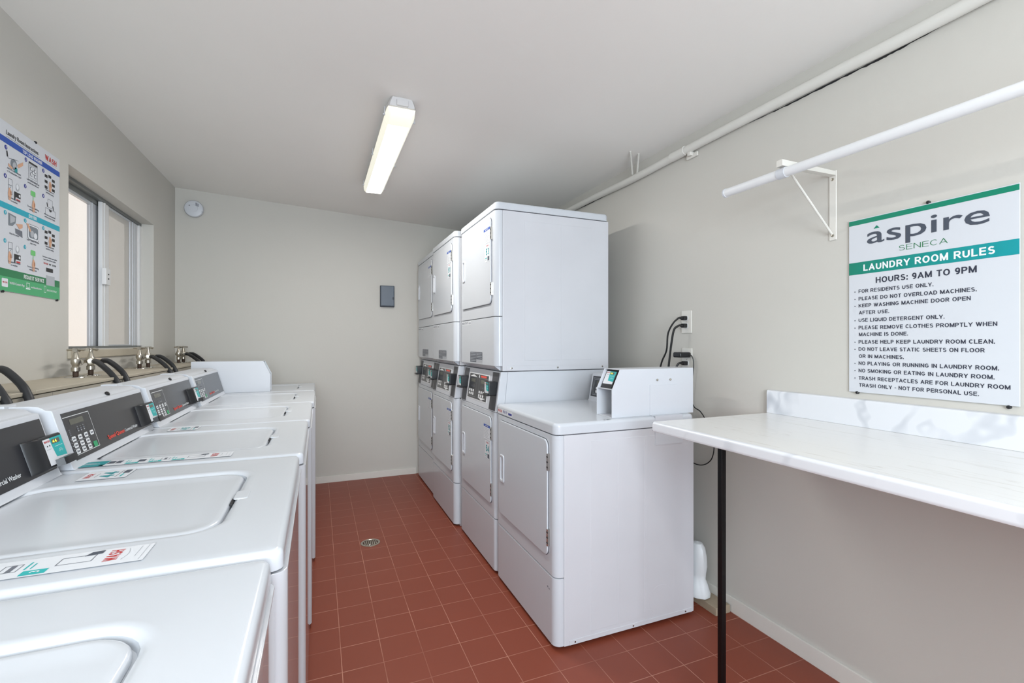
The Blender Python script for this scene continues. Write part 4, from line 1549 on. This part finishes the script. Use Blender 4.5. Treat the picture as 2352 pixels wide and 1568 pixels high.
for x0, y0, x1, y1 in ((1.676, 2.262, 1.783, 2.388), (1.738, 2.268, 1.800, 2.362)):
    b = MB()
    c0 = ceil_z(x0, y0)
    q = [(x0, y0, c0), (x0 + (x1 - x0) * 0.45, y0 + (y1 - y0) * 0.45, c0 - (c0 - 2.318) * 0.42), (x1, y1, 2.318)]
    b.tube(M['pipe'], q, 0.0062, 6, 5)
    b.build('hanger_strap', pipe)

# ------------------------------------------------------------------ hanging rod and its bracket
rod = thing('clothes_rod', 'white wall-mounted clothes hanging rod reaching out above the rules sign', 'clothes rod', (1.55, 0.5, 1.89))
b = MB()
b.tube(M['rod'], [(1.548, 1.452, 1.8945), (1.550, -0.9, 1.868)], 0.0168, 20, 0)
b.build('rod', rod)
b = MB()
b.lathe(M['plastic_w'], [(0.0168, 0.0), (0.0182, 0.001), (0.0182, 0.009), (0.015, 0.012), (0.0, 0.013)], (1.548, 1.446, 1.8945), (0, 1, 0.0), 20)
b.build('end_cap', rod)
b = MB()
b.tube(M['plastic_w'], [(1.549, 1.212, 1.8918), (1.549, 1.180, 1.8914)], 0.0190, 20, 0)
b.build('rod_collar', rod)
bk = thing('rod_bracket', 'white triangular metal bracket holding the clothes rod off the wall', 'bracket', (XR, 1.196, 1.8))
b = MB()
b.box(M['trim'], XR - 0.005, XR, 1.182, 1.210, 1.672, 1.938, 0.002, 1)
wp = b.build('wall_plate', bk)
for z in (1.905, 1.690):
    b = MB()
    b.lathe(M['nickel'], [(0.006, 0), (0.005, 0.002), (0, 0.003)], (XR - 0.005, 1.196, z), (-1, 0, 0), 10)
    b.build('screw', wp)
b = MB()
b.prism(M['trim'], [(1.532, 1.9135), (XR - 0.0055, 1.918), (XR - 0.0055, 1.934), (1.532, 1.9365)], 'y', 1.184, 1.208, 0.001)
b.build('arm', bk)
b = MB()
b.tube(M['trim'], [(1.575, 1.196, 1.912), (XR - 0.008, 1.196, 1.695)], 0.004, 8, 0)
b.build('brace', bk)

# ------------------------------------------------------------------ rules sign
SX = 1.8187
sg = thing('rules_sign', 'white and green laundry room rules sign on the right wall', 'sign', (XR, 0.905, 1.415))
b = MB()
b.box(M['sign_w'], SX, SX + 0.004, 0.676, 1.135, 1.100, 1.729, 0.0006, 1)
b.build('board', sg)
def sf():
    return MB().frame((SX, 1.135, 1.728), (0, -1, 0), (0, 0, -1), (-1, 0, 0))
b = sf()
b.rect(M['i_green'], 0.0005, 0.4585, 0.002, 0.0190, 0)
b.build('top_stripe', sg)
b = sf()
b.text(M['i_slate'], 'aspire', 0.063, 0.395, 0.0945, 0.0385, 1, 0.008, ref='x')
b.poly(M['i_green'], [(0.084, 0.0445), (0.1035, 0.0445), (0.0935, 0.0340)], 1)
b.text(M['i_dgreen'], 'SENECA', 0.162, 0.296, 0.1365, 0.0175, 1, -0.012)
b.build('logo', sg)
b = sf()
b.rect(M['band'], 0.0005, 0.4585, 0.1555, 0.1995, 0)
bd = b.build('title_band', sg)
b = sf()
b.text(M['i_white'], 'LAUNDRY ROOM RULES', 0.050, 0.407, 0.1895, 0.0235, 1, 0.022)
b.build('title_lettering', bd)
b = sf()
b.text(M['i_navy'], 'HOURS: 9AM TO 9PM', 0.091, 0.366, 0.2375, 0.0205, 1, 0.018)
lines = [('FOR RESIDENTS USE ONLY.', 0.034, 0.259, 0.2675, 1), ('PLEASE DO NOT OVERLOAD MACHINES.', 0.034, 0.366, 0.2945, 1),
         ('KEEP WASHING MACHINE DOOR OPEN', 0.034, 0.352, 0.3200, 1), ('AFTER USE.', 0.035, 0.133, 0.3455, 0),
         ('USE LIQUID DETERGENT ONLY.', 0.034, 0.288, 0.3725, 1), ('PLEASE REMOVE CLOTHES PROMPTLY WHEN', 0.034, 0.412, 0.3995, 1),
         ('MACHINE IS DONE.', 0.035, 0.189, 0.4240, 0), ('PLEASE HELP KEEP LAUNDRY ROOM CLEAN.', 0.034, 0.407, 0.4510, 1),
         ('DO NOT LEAVE STATIC SHEETS ON FLOOR', 0.034, 0.384, 0.4770, 1), ('OR IN MACHINES.', 0.035, 0.177, 0.5030, 0),
         ('NO PLAYING OR RUNNING IN LAUNDRY ROOM.', 0.034, 0.416, 0.5285, 1), ('NO SMOKING OR EATING IN LAUNDRY ROOM.', 0.034, 0.406, 0.5550, 1),
         ('TRASH RECEPTACLES ARE FOR LAUNDRY ROOM', 0.034, 0.440, 0.5820, 1), ('TRASH ONLY - NOT FOR PERSONAL USE.', 0.036, 0.371, 0.6075, 0)]
b.build('hours_lettering', sg)
b = None
for s, u0, u1, v, bul in lines:
    if bul:
        if b:
            b.build('rule_lettering', sg)
        b = sf()
        b.disc(M['i_navy'], 0.0215, v - 0.005, 0.0019, 1, 10)
    b.text(M['i_navy'], s, u0, u1, v, 0.0128, 1, 0.016)
b.build('rule_lettering', sg)
for y, z in ((0.891, 1.733), (1.107, 1.098), (0.699, 1.096)):
    b = MB()
    b.lathe(M['black'], [(0.0055, 0), (0.0055, 0.007), (0.0035, 0.0095), (0, 0.01)], (SX + 0.006, y, z), (-1, 0, 0), 12)
    b.build('screw', sg)

# ------------------------------------------------------------------ instruction poster on the left wall
PX = XL + 0.004
ps = thing('instruction_poster', 'illustrated laundry instruction poster with blue, teal and green bands on the left wall', 'poster', (XL, 2.54, 1.79))
b = MB()
b.box(M['sign_w'], XL + 0.0005, PX, 2.318, 2.757, 1.474, 2.112, 0.0006, 1)
b.build('board', ps)
def pf():
    return MB().frame((PX, 2.320, 2.110), (0, 1, 0), (0, 0, -1), (1, 0, 0))
for nm, mm, v0, v1 in (('blue_band', 'i_blue', 0.056, 0.079), ('teal_band', 'i_cyan', 0.303, 0.326), ('dark_green_band', 'i_dgreen', 0.551, 0.580), ('light_green_band', 'i_lgreen', 0.580, 0.6355)):
    b = pf()
    b.rect(M[mm], 0, 0.4365, v0, v1, 0)
    b.build(nm, ps)
b = pf()
b.rect(M['i_lgrey'], 0.322, 0.392, 0.538, 0.5805, 1)
b.build('blank_patch', ps)
b = pf()
b.text(M['i_black'], 'Laundry Room Instructions', 0.042, 0.260, 0.043, 0.016, 1, 0.004)
b.build('title_lettering', ps)
b = pf()
b.rect(M['i_black'], 0.042, 0.272, 0.0505, 0.0516, 1)
b.build('title_lettering', ps)
b = pf()
b.text(M['i_red'], 'WASH', 0.314, 0.408, 0.041, 0.023, 1, 0.02)
b.build('lettering', ps)
b = pf()
b.line(M['i_lgrey'], 0.325, 0.047, 0.41, 0.047, 0.0012, 1)
b.build('lettering', ps)
b = pf()
b.text(M['i_white'], 'TOP LOAD WASHER', 0.148, 0.290, 0.0745, 0.0135, 1, 0.02)
b.build('lettering', ps)
b = pf()
b.text(M['i_white'], 'DRYER', 0.190, 0.248, 0.3215, 0.0135, 1, 0.02)
b.build('lettering', ps)
b = pf()
b.text(M['i_white'], 'REQUEST SERVICE', 0.156, 0.304, 0.5735, 0.0155, 1, 0.025)
b.build('lettering', ps)
caps = [(0.092, 0.178, 'Add 1/2 oz of detergent', 'or 1 soap packet or pod'), (0.222, 0.178, 'Load clothes loosely and', 'evenly, below fill level'), (0.352, 0.178, 'Select temperature', 'and fabric setting'),
        (0.092, 0.285, 'Use payment method', 'on machine'), (0.222, 0.285, 'To start, press blinking', 'setting or start'), (0.352, 0.285, 'After use, clean machine', 'and keep door lid open'),
        (0.092, 0.422, 'Clean lint screen', ''), (0.222, 0.422, 'Load 1 washer load into', 'dryer drum'), (0.352, 0.422, 'Select temperature', 'and fabric setting'),
        (0.092, 0.530, 'Use payment method', 'on machine'), (0.222, 0.530, 'To start, press blinking', 'setting or start'), (0.352, 0.470, 'To request a service repair, please', 'report the machine number')]
for u, v, s1, s2 in caps:
    b = pf()
    b.text(M['i_grey'], s1, None, 0.118, v - 0.007, 0.0062, 1, 0.01, uc=u)
    if s2:
        b.text(M['i_grey'], s2, None, 0.118, v + 0.004, 0.0062, 1, 0.01, uc=u)
    b.build('caption', ps)
b = pf()
b.text(M['i_red'], 'WASH', 0.302, 0.338, 0.492, 0.008, 1, 0.02)
b.build('lettering', ps)
b = pf()
b.text(M['i_black'], 'W 000', 0.345, 0.405, 0.492, 0.008, 1, 0.01)
b.build('lettering', ps)
b = pf()
b.text(M['i_white'], 'WASH-Connect App', 0.062, 0.160, 0.606, 0.009, 1, 0.012)
b.build('lettering', ps)
b = pf()
b.text(M['i_white'], 'washlaundry.com', 0.205, 0.285, 0.606, 0.008, 1, 0.008)
b.build('lettering', ps)
b = pf()
b.text(M['i_white'], '800.342.5932', 0.328, 0.408, 0.606, 0.008, 1, 0.012)
b.build('lettering', ps)
N1 = ((0.040, 0.094), (0.170, 0.094), (0.300, 0.094), (0.036, 0.202), (0.166, 0.202), (0.300, 0.202))
N2 = ((0.036, 0.340), (0.166, 0.340), (0.300, 0.340), (0.034, 0.446), (0.164, 0.446))
for mm, NN in (('i_dblue', N1), ('i_cyan', N2)):
    for i, (u, v) in enumerate(NN):
        b = pf()
        b.disc(M[mm], u, v, 0.0085, 1)
        b.text(M['i_white'], str(i + 1), None, None, v + 0.0045, 0.009, 2, 0.02, uc=u)
        b.build('step_number', ps)

def hand(b, u, v, s=1.0, k=2):
    b.poly(M['i_skin'], [(u - 0.005 * s, v - 0.020 * s), (u + 0.002 * s, v - 0.022 * s), (u + 0.012 * s, v - 0.010 * s), (u + 0.013 * s, v + 0.004 * s), (u + 0.007 * s, v + 0.028 * s), (u - 0.006 * s, v + 0.028 * s), (u - 0.011 * s, v + 0.002 * s)], k)
    b.poly(M['i_skin2'], [(u + 0.003 * s, v - 0.012 * s), (u + 0.012 * s, v - 0.008 * s), (u + 0.012 * s, v + 0.004 * s), (u + 0.004 * s, v + 0.006 * s)], k + 1)

def pic_buttons(b, u, v):
    for du, dv in ((0, 0), (0.030, -0.006), (0.060, 0.004), (0, 0.024), (0.060, 0.024), (0, 0.048), (0.060, 0.046)):
        b.rect(M['i_black'], u + du - 0.011, u + du + 0.011, v + dv - 0.006, v + dv + 0.006, 1)
    hand(b, u + 0.032, v + 0.034, 0.95)

def pic_pay(b, u, v):
    b.outline(M['i_slate'], u, u + 0.024, v, v + 0.058, 0.0014, 1)
    b.rect(M['i_slate'], u, u + 0.024, v + 0.024, v + 0.0258, 1)
    b.disc(M['i_slate'], u + 0.012, v + 0.032, 0.002, 1, 8)
    hand(b, u + 0.006, v + 0.056, 0.95)
    b.poly(M['i_black'], [(u + 0.036, v + 0.040), (u + 0.078, v + 0.040), (u + 0.078, v + 0.060), (u + 0.045, v + 0.060), (u + 0.042, v + 0.075), (u + 0.036, v + 0.075)], 1)
    b.disc(M['i_label'], u + 0.070, v + 0.050, 0.0055, 2)
    b.rect(M['i_red'], u + 0.050, u + 0.076, v + 0.066, v + 0.072, 1)
    b.disc(M['i_lgrey'], u + 0.058, v + 0.020, 0.015, 1, 14, 0.8)
    b.disc(M['i_label'], u + 0.056, v + 0.018, 0.0105, 2, 14, 0.8)

def pic_press(b, u, v):
    b.rect(M['i_lime'], u - 0.017, u + 0.017, v, v + 0.021, 1, 0.003)
    b.rect(M['i_lime'], u - 0.002, u + 0.002, v + 0.021, v + 0.040, 1)
    hand(b, u + 0.002, v + 0.058, 1.0)

b = pf()
# 1 detergent cup over the lid
b.line(M['i_black'], 0.045, 0.105, 0.050, 0.126, 0.008, 1)
b.line(M['i_grey'], 0.050, 0.130, 0.120, 0.118, 0.0015, 1)
b.disc(M['i_steel'], 0.090, 0.142, 0.021, 1)
b.disc(M['i_lgrey'], 0.094, 0.145, 0.013, 2)
b.rect(M['i_teal2'], 0.094, 0.112, 0.150, 0.170, 2, 0.004)
b.poly(M['i_skin'], [(0.112, 0.136), (0.150, 0.112), (0.150, 0.126), (0.120, 0.146)], 2)
b.poly(M['i_skin'], [(0.055, 0.148), (0.082, 0.158), (0.078, 0.165), (0.055, 0.160)], 2)
b.build('illustration', ps)
b = pf()
# 2 drum seen from above
b.outline(M['i_grey'], 0.188, 0.256, 0.100, 0.166, 0.0014, 1)
b.rect(M['i_black'], 0.190, 0.254, 0.092, 0.099, 1)
b.outline(M['i_grey'], 0.196, 0.248, 0.106, 0.158, 0.001, 1)
for u, v in ((0.208, 0.118), (0.236, 0.120), (0.210, 0.140), (0.238, 0.142), (0.222, 0.130)):
    b.disc(M['i_grey'], u, v, 0.009, 1, 7)
    b.disc(M['i_label'], u + 0.001, v, 0.0065, 2, 7)
b.build('illustration', ps)
b = pf()
pic_buttons(b, 0.322, 0.110)
b.build('illustration', ps)
b = pf()
pic_pay(b, 0.056, 0.204)
b.build('illustration', ps)
b = pf()
pic_press(b, 0.222, 0.206)
b.build('illustration', ps)
b = pf()
# 6 washer with its lid up
b.outline(M['i_grey'], 0.336, 0.374, 0.204, 0.240, 0.0014, 1)
b.line(M['i_black'], 0.328, 0.222, 0.334, 0.240, 0.005, 1)
b.line(M['i_black'], 0.378, 0.226, 0.384, 0.244, 0.005, 1)
b.outline(M['i_grey'], 0.316, 0.398, 0.246, 0.278, 0.0014, 1)
b.poly(M['i_black'], [(0.345, 0.248), (0.368, 0.249), (0.362, 0.257), (0.350, 0.256)], 2)
b.build('illustration', ps)
b = pf()
# dryer 1 lint screen
b.poly(M['i_steel'], [(0.055, 0.336), (0.104, 0.340), (0.100, 0.366), (0.080, 0.382), (0.056, 0.384)], 1)
b.poly(M['i_lgrey'], [(0.064, 0.342), (0.098, 0.346), (0.094, 0.362), (0.066, 0.374)], 2)
b.poly(M['i_grey'], [(0.098, 0.386), (0.145, 0.388), (0.147, 0.414), (0.100, 0.404)], 1)
b.poly(M['i_skin'], [(0.104, 0.368), (0.147, 0.360), (0.147, 0.374), (0.126, 0.384)], 2)
b.build('illustration', ps)
b = pf()
# dryer 2 drum door
b.rect(M['i_slate'], 0.182, 0.266, 0.346, 0.410, 0, 0.012)
b.rect(M['i_label'], 0.184, 0.264, 0.348, 0.408, 1, 0.011)
b.rect(M['i_steel'], 0.190, 0.258, 0.353, 0.402, 2, 0.010)
b.disc(M['i_lgrey'], 0.214, 0.384, 0.014, 3, 10)
b.disc(M['i_label'], 0.238, 0.388, 0.013, 3, 10)
b.poly(M['i_skin'], [(0.172, 0.348), (0.188, 0.348), (0.206, 0.372), (0.198, 0.380)], 3)
b.build('illustration', ps)
b = pf()
pic_buttons(b, 0.322, 0.352)
b.build('illustration', ps)
b = pf()
pic_pay(b, 0.056, 0.446)
b.build('illustration', ps)
b = pf()
pic_press(b, 0.222, 0.450)
b.build('illustration', ps)
b = pf()
b.rect(M['i_black'], 0.322, 0.378, 0.505, 0.522, 1)
b.build('machine_plate_picture', ps)
b = pf()
b.rect(M['i_label'], 0.014, 0.052, 0.588, 0.620, 1, 0.004)
b.text(M['i_red'], 'WASH', 0.019, 0.047, 0.606, 0.007, 2, 0.02)
b.build('contact_icon', ps)
b = pf()
b.outline(M['i_white'], 0.174, 0.198, 0.588, 0.606, 0.0016, 1)
b.rect(M['i_white'], 0.170, 0.202, 0.609, 0.614, 1)
b.build('contact_icon', ps)
b = pf()
b.outline(M['i_white'], 0.306, 0.320, 0.586, 0.614, 0.0016, 1)
b.build('contact_icon', ps)
for y, z in ((2.562, 2.113), (2.342, 1.472), (2.735, 1.472)):
    b = MB()
    b.lathe(M['black'], [(0.005, 0), (0.005, 0.006), (0.003, 0.008), (0, 0.0085)], (XL, y, z), (1, 0, 0), 12)
    b.build('screw', ps)

# ------------------------------------------------------------------ folding counter
ct = thing('folding_counter', 'white marble laminate folding counter with backsplash and one black post leg', 'counter', (1.5, 0.4, 0.95))
CF, CE, CY0 = 1.1863, 1.4659, -1.2
b = MB()
prof = [(XR - 0.001, 0.937), (CF + 0.012, 0.937), (CF + 0.004, 0.940), (CF, 0.948), (CF, 0.966), (CF + 0.003, 0.973), (CF + 0.010, 0.977), (CF + 0.03, 0.9765), (XR - 0.001, 0.9765)]
b.prism(M['marble_edge'], prof, 'y', CY0, CE, 0.0025, 2)
top = b.build('worktop', ct)
mi = len(top.data.materials)
top.data.materials.append(M['marble_top'])
for p in top.data.polygons:
    if p.normal.z > 0.9 and abs(p.center.z + 0.95 - 0.9765) < 0.002:
        p.material_index = mi
b = MB()
bp = [(XR - 0.0005, 0.977), (1.8035, 0.977), (1.8035, 1.066), (1.806, 1.073), (1.812, 1.076), (XR - 0.0005, 1.076)]
b.prism(M['marble_edge'], bp, 'y', CY0, CE + 0.004, 0.002, 2)
b.build('backsplash', ct)
b = MB()
b.box(M['black_m'], 1.212, 1.231, 1.152, 1.171, 0.0, 0.9365, 0.0015, 1)
b.build('leg', ct)
b = MB()
b.box(M['seam'], CF + 0.004, CF + 0.02, CE, CE + 0.0012, 0.941, 0.973)
b.build('end_edge', ct)

# ------------------------------------------------------------------ lumber and white bag by the baseboard
b = MB()
b.box(M['wood'], 1.718, 1.808, 1.668, 2.30, 0.0, 0.038, 0.003, 2)
tag(b.build('lumber_offcut'), 'short piece of raw lumber lying on the floor against the right baseboard', 'lumber')
b = MB()
prof = [(0.004, 0.0), (0.044, 0.0), (0.066, 0.006), (0.070, 0.022), (0.062, 0.06), (0.050, 0.088), (0.052, 0.11), (0.061, 0.15), (0.060, 0.19), (0.048, 0.232), (0.028, 0.256), (0.004, 0.262)]
n = 28
rb = random.Random(5)
ph = [rb.uniform(0, 6.28) for _ in range(6)]
rings = []
for r, h in prof:
    ring = []
    for k in range(n):
        a = 2 * PI * k / n
        w = 1 + 0.05 * math.sin(3 * a + ph[0] + h * 18) + 0.03 * math.sin(5 * a + ph[1] - h * 30) + 0.02 * math.sin(9 * a + ph[2])
        ring.append((1.656 + 0.75 * r * w * math.cos(a), 1.80 + 1.0 * r * w * math.sin(a) + 0.012 * math.sin(h * 12), 0.0385 + h))
    rings.append(ring)
b.rings(M['bag'], [rg for rg in rings])
bagm = b.build('plastic_bag')
bagm.location = (0.075, 0.0, 0.0)
tag(bagm, 'white plastic bag slumped on the lumber behind the low dryer', 'bag')

# ------------------------------------------------------------------ outlets, plugs and cords
def outlet(y, z, label):
    o = thing('wall_outlet', label, 'outlet', (XR, y, z), 'wall outlets behind the low dryer')
    b = MB()
    b.box(M['trim'], XR - 0.007, XR, y - 0.037, y + 0.037, z - 0.06, z + 0.06, 0.003, 2)
    fp = b.build('faceplate', o)
    for dz in (0.02, -0.02):
        b = MB()
        b.prism(M['alu_w'], [(y + p, z + dz + q) for p, q in rr(-0.016, 0.016, -0.014, 0.014, 0.009, 4)], 'x', XR - 0.0095, XR - 0.0068, 0.0008)
        b.build('socket', fp)
    b = MB()
    b.lathe(M['nickel'], [(0.003, 0), (0.002, 0.0015), (0, 0.0015)], (XR - 0.007, y, z), (-1, 0, 0), 8)
    b.build('screw', fp)

outlet(1.969, 1.392, 'white wall outlet with two black plugs, the upper of the two')
outlet(1.965, 1.192, 'white wall outlet with a black charger, lower one half behind the meter case')

def plug(b, y, z):
    b.box(M['cord'], XR - 0.034, XR - 0.0098, y - 0.013, y + 0.013, z - 0.011, z + 0.011, 0.004, 2)
    b.tube(M['cord'], [(XR - 0.033, y, z), (XR - 0.052, y + 0.003, z + 0.001), (XR - 0.062, y + 0.006, z - 0.004)], [0.009, 0.0085, 0.008, 0.0075, 0.007, 0.0065, 0.006, 0.0055, 0.005, 0.005, 0.005, 0.0048, 0.0048, 0.0046, 0.0046, 0.0045, 0.0045], 10)

def cord(label, y, z, pts, r=0.0046):
    o = thing('appliance_lead', label, 'cord', (XR - 0.03, y, z), 'black power cords at the wall outlets')
    b = MB()
    plug(b, y, z)
    b.build('plug', o)
    b = MB()
    b.tube(M['cord'], [(XR - 0.058, y + 0.004, z - 0.002)] + pts, r, 8, 6)
    b.build('cable', o)

cord('black power cord from the top socket of the upper outlet', 1.969, 1.412, [(1.745, 1.985, 1.385), (1.732, 2.010, 1.33), (1.732, 2.022, 1.24), (1.728, 2.058, 1.17), (1.725, 2.09, 1.05), (1.72, 2.11, 0.9), (1.70, 2.14, 0.7)])
cord('thicker black power cord from the lower socket of the upper outlet', 1.969, 1.372, [(1.748, 1.982, 1.35), (1.742, 1.995, 1.28), (1.738, 2.008, 1.18), (1.73, 2.02, 1.05), (1.72, 2.03, 0.9), (1.71, 2.05, 0.7)], 0.0058)
cord('short black power cord plugged in below the charger', 1.965, 1.172, [(1.756, 1.972, 1.150), (1.756, 1.966, 1.08), (1.756, 1.962, 0.95), (1.756, 1.96, 0.7)], 0.0056)
ch = thing('power_charger', 'black slab charger in the lower outlet with its thin looping wire', 'charger', (XR - 0.04, 1.965, 1.212))
b = MB()
b.box(M['black'], XR - 0.085, XR - 0.0098, 1.928, 1.985, 1.203, 1.231, 0.008, 3)
b.build('body', ch)
b = MB()
b.tube(M['cord'], [(XR - 0.03, 1.930, 1.216), (XR - 0.02, 1.915, 1.212), (XR - 0.016, 1.905, 1.17), (XR - 0.016, 1.915, 1.08), (XR - 0.016, 1.925, 1.0), (XR - 0.018, 1.90, 0.948), (XR - 0.026, 1.845, 0.928), (XR - 0.028, 1.795, 0.87), (XR - 0.028, 1.758, 0.79), (XR - 0.028, 1.768, 0.715), (XR - 0.028, 1.81, 0.672), (XR - 0.028, 1.87, 0.656), (XR - 0.03, 1.95, 0.67)], 0.0026, 8, 8)
b.build('wire', ch)

# ------------------------------------------------------------------ water valves and hoses on the ledge
ZL = 1.126
def make_valve(DIR):
    o = thing('shutoff_valve', 'x', 'valve', (0, 0, 0))
    b = MB()
    b.lathe(M['chrome'], [(0.040, 0.0), (0.039, 0.002), (0.030, 0.005), (0.016, 0.007), (0.012, 0.008)], (0, 0, 0), (0, 0, 1), 24)
    b.build('escutcheon', o)
    b = MB()
    b.lathe(M['rust'], [(0.0105, 0.004), (0.0105, 0.030), (0.0, 0.030)], (0, 0, 0), (0, 0, 1), 14)
    b.build('riser_pipe', o)
    b = MB()
    b.lathe(M['nickel'], [(0.013, 0.026), (0.0165, 0.028), (0.0165, 0.044), (0.0125, 0.048), (0.0135, 0.056), (0.0170, 0.062), (0.0175, 0.078), (0.0150, 0.085), (0.0120, 0.090), (0.0085, 0.108), (0.0060, 0.112), (0.0050, 0.120), (0.0, 0.121)], (0, 0, 0), (0, 0, 1), 18)
    bd = b.build('body', o)
    b = MB()
    b.lathe(M['nickel'], [(0.010, 0.0), (0.010, 0.022), (0.0145, 0.023), (0.0145, 0.036), (0.011, 0.037), (0.0, 0.037)], (0, 0, 0.067), DIR, 14)
    b.build('outlet_nut', bd)
    b = MB()
    b.tube(M['nickel'], [(0.010 - 0.046 * 0, -0.044, 0.121), (0.0, -0.022, 0.125), (0.0, 0.0, 0.122), (0.0, 0.022, 0.125), (0.010 * 0, 0.044, 0.121)], [0.0045 + 0.0028 * abs(math.cos(i / 32 * PI)) for i in range(33)], 8)
    b.tube(M['nickel'], [(-0.030, 0, 0.122), (0.0, 0, 0.124), (0.030, 0, 0.122)], 0.0045, 8, 4)
    b.lathe(M['nickel'], [(0.009, 0.114), (0.009, 0.127), (0.005, 0.130), (0.0, 0.130)], (0, 0, 0), (0, 0, 1), 12)
    b.build('handle', o)
    return o

VY = [(1.868, 'left'), (2.018, 'right'), (2.672, 'left'), (2.822, 'right'), (3.478, 'left'), (3.632, 'right'), (4.335, 'left'), (4.472, 'right')]
place = ['at the left edge, behind the keypad washer', 'at the left edge, behind the keypad washer', 'under the left window pane', 'under the left window pane', 'under the right end of the window', 'under the right end of the window', 'in the back corner', 'in the back corner']  # first pair assumed beyond the left edge, where the cut-off hoses lead
vproto = {'left': make_valve((0.15, 1.0, 0)), 'right': make_valve((0.5, -0.85, 0))}
for i, (y, side) in enumerate(VY):
    o = vproto[side] if i < 2 else copy_tree(vproto[side])
    o.location = (-1.0, y, ZL)
    o.rotation_euler = (0, 0, math.radians(-8 + 23 * ((i * 37) % 5) / 5 - 6))
    tag(o, 'nickel water shutoff valve %s, %s of its pair' % (place[i], 'nearer' if side == 'left' else 'farther'), 'valve', 'water valves on the ledge')

def hose(label, pts, coup=None, r=0.0118):
    o = thing('water_hose', label, 'hose', pts[0], 'black washer hoses')
    b = MB()
    b.tube(M['rubber'], pts, r, 14, 10)
    b.build('tube', o)
    if coup:
        b = MB()
        b.tube(M['nickel'], coup, 0.0118, 14, 6 if len(coup) > 2 else 0)
        b.build('coupling', o)

XE = -0.818
def pair(y1, y2, l1, l2, dmin=9.0):
    def q(d):
        return min(y2 + d, dmin)
    hose(l1, [(-0.980, y2 - 0.022, 1.193), (-0.955, y2 - 0.065, 1.192), (-0.905, y2 - 0.135, 1.170), (-0.852, y2 - 0.193, 1.130), (-0.822, y2 - 0.218, 1.075), (XE, y2 - 0.232, 0.93)],
         [(-0.986, y2 - 0.012, 1.193), (-0.972, y2 - 0.036, 1.193)])
    hose(l2, [(-0.958, q(0.014), 1.195), (-0.925, y2 - 0.016, 1.191), (-0.872, y2 - 0.064, 1.158), (-0.840, y2 - 0.094, 1.125), (-0.821, y2 - 0.110, 1.070), (XE, y2 - 0.118, 0.93)],
         [(-0.992, y1 + 0.020, 1.193), (-1.032, y1 + 0.085, 1.193), (-1.036, y2 + 0.0, 1.194), (-1.022, q(0.034), 1.196), (-0.995, q(0.038), 1.197), (-0.954, q(0.012), 1.195)])
pair(1.868, 2.018, 'black water hose cut off by the left edge, lower and shorter of two', 'black water hose at the left edge, the higher one arching down behind the washers')
pair(2.672, 2.822, 'black hose leaving the farther valve under the left window pane, lower of the two', 'black hose with a metal end curling round the valves under the left window pane')
pair(3.478, 3.632, 'nearer black hose at the valve pair under the right end of the window', 'farther black hose at the valve pair under the right end of the window')
pair(4.335, 4.472, 'lower black hose from the valves in the back corner', 'upper black hose from the valves in the back corner')
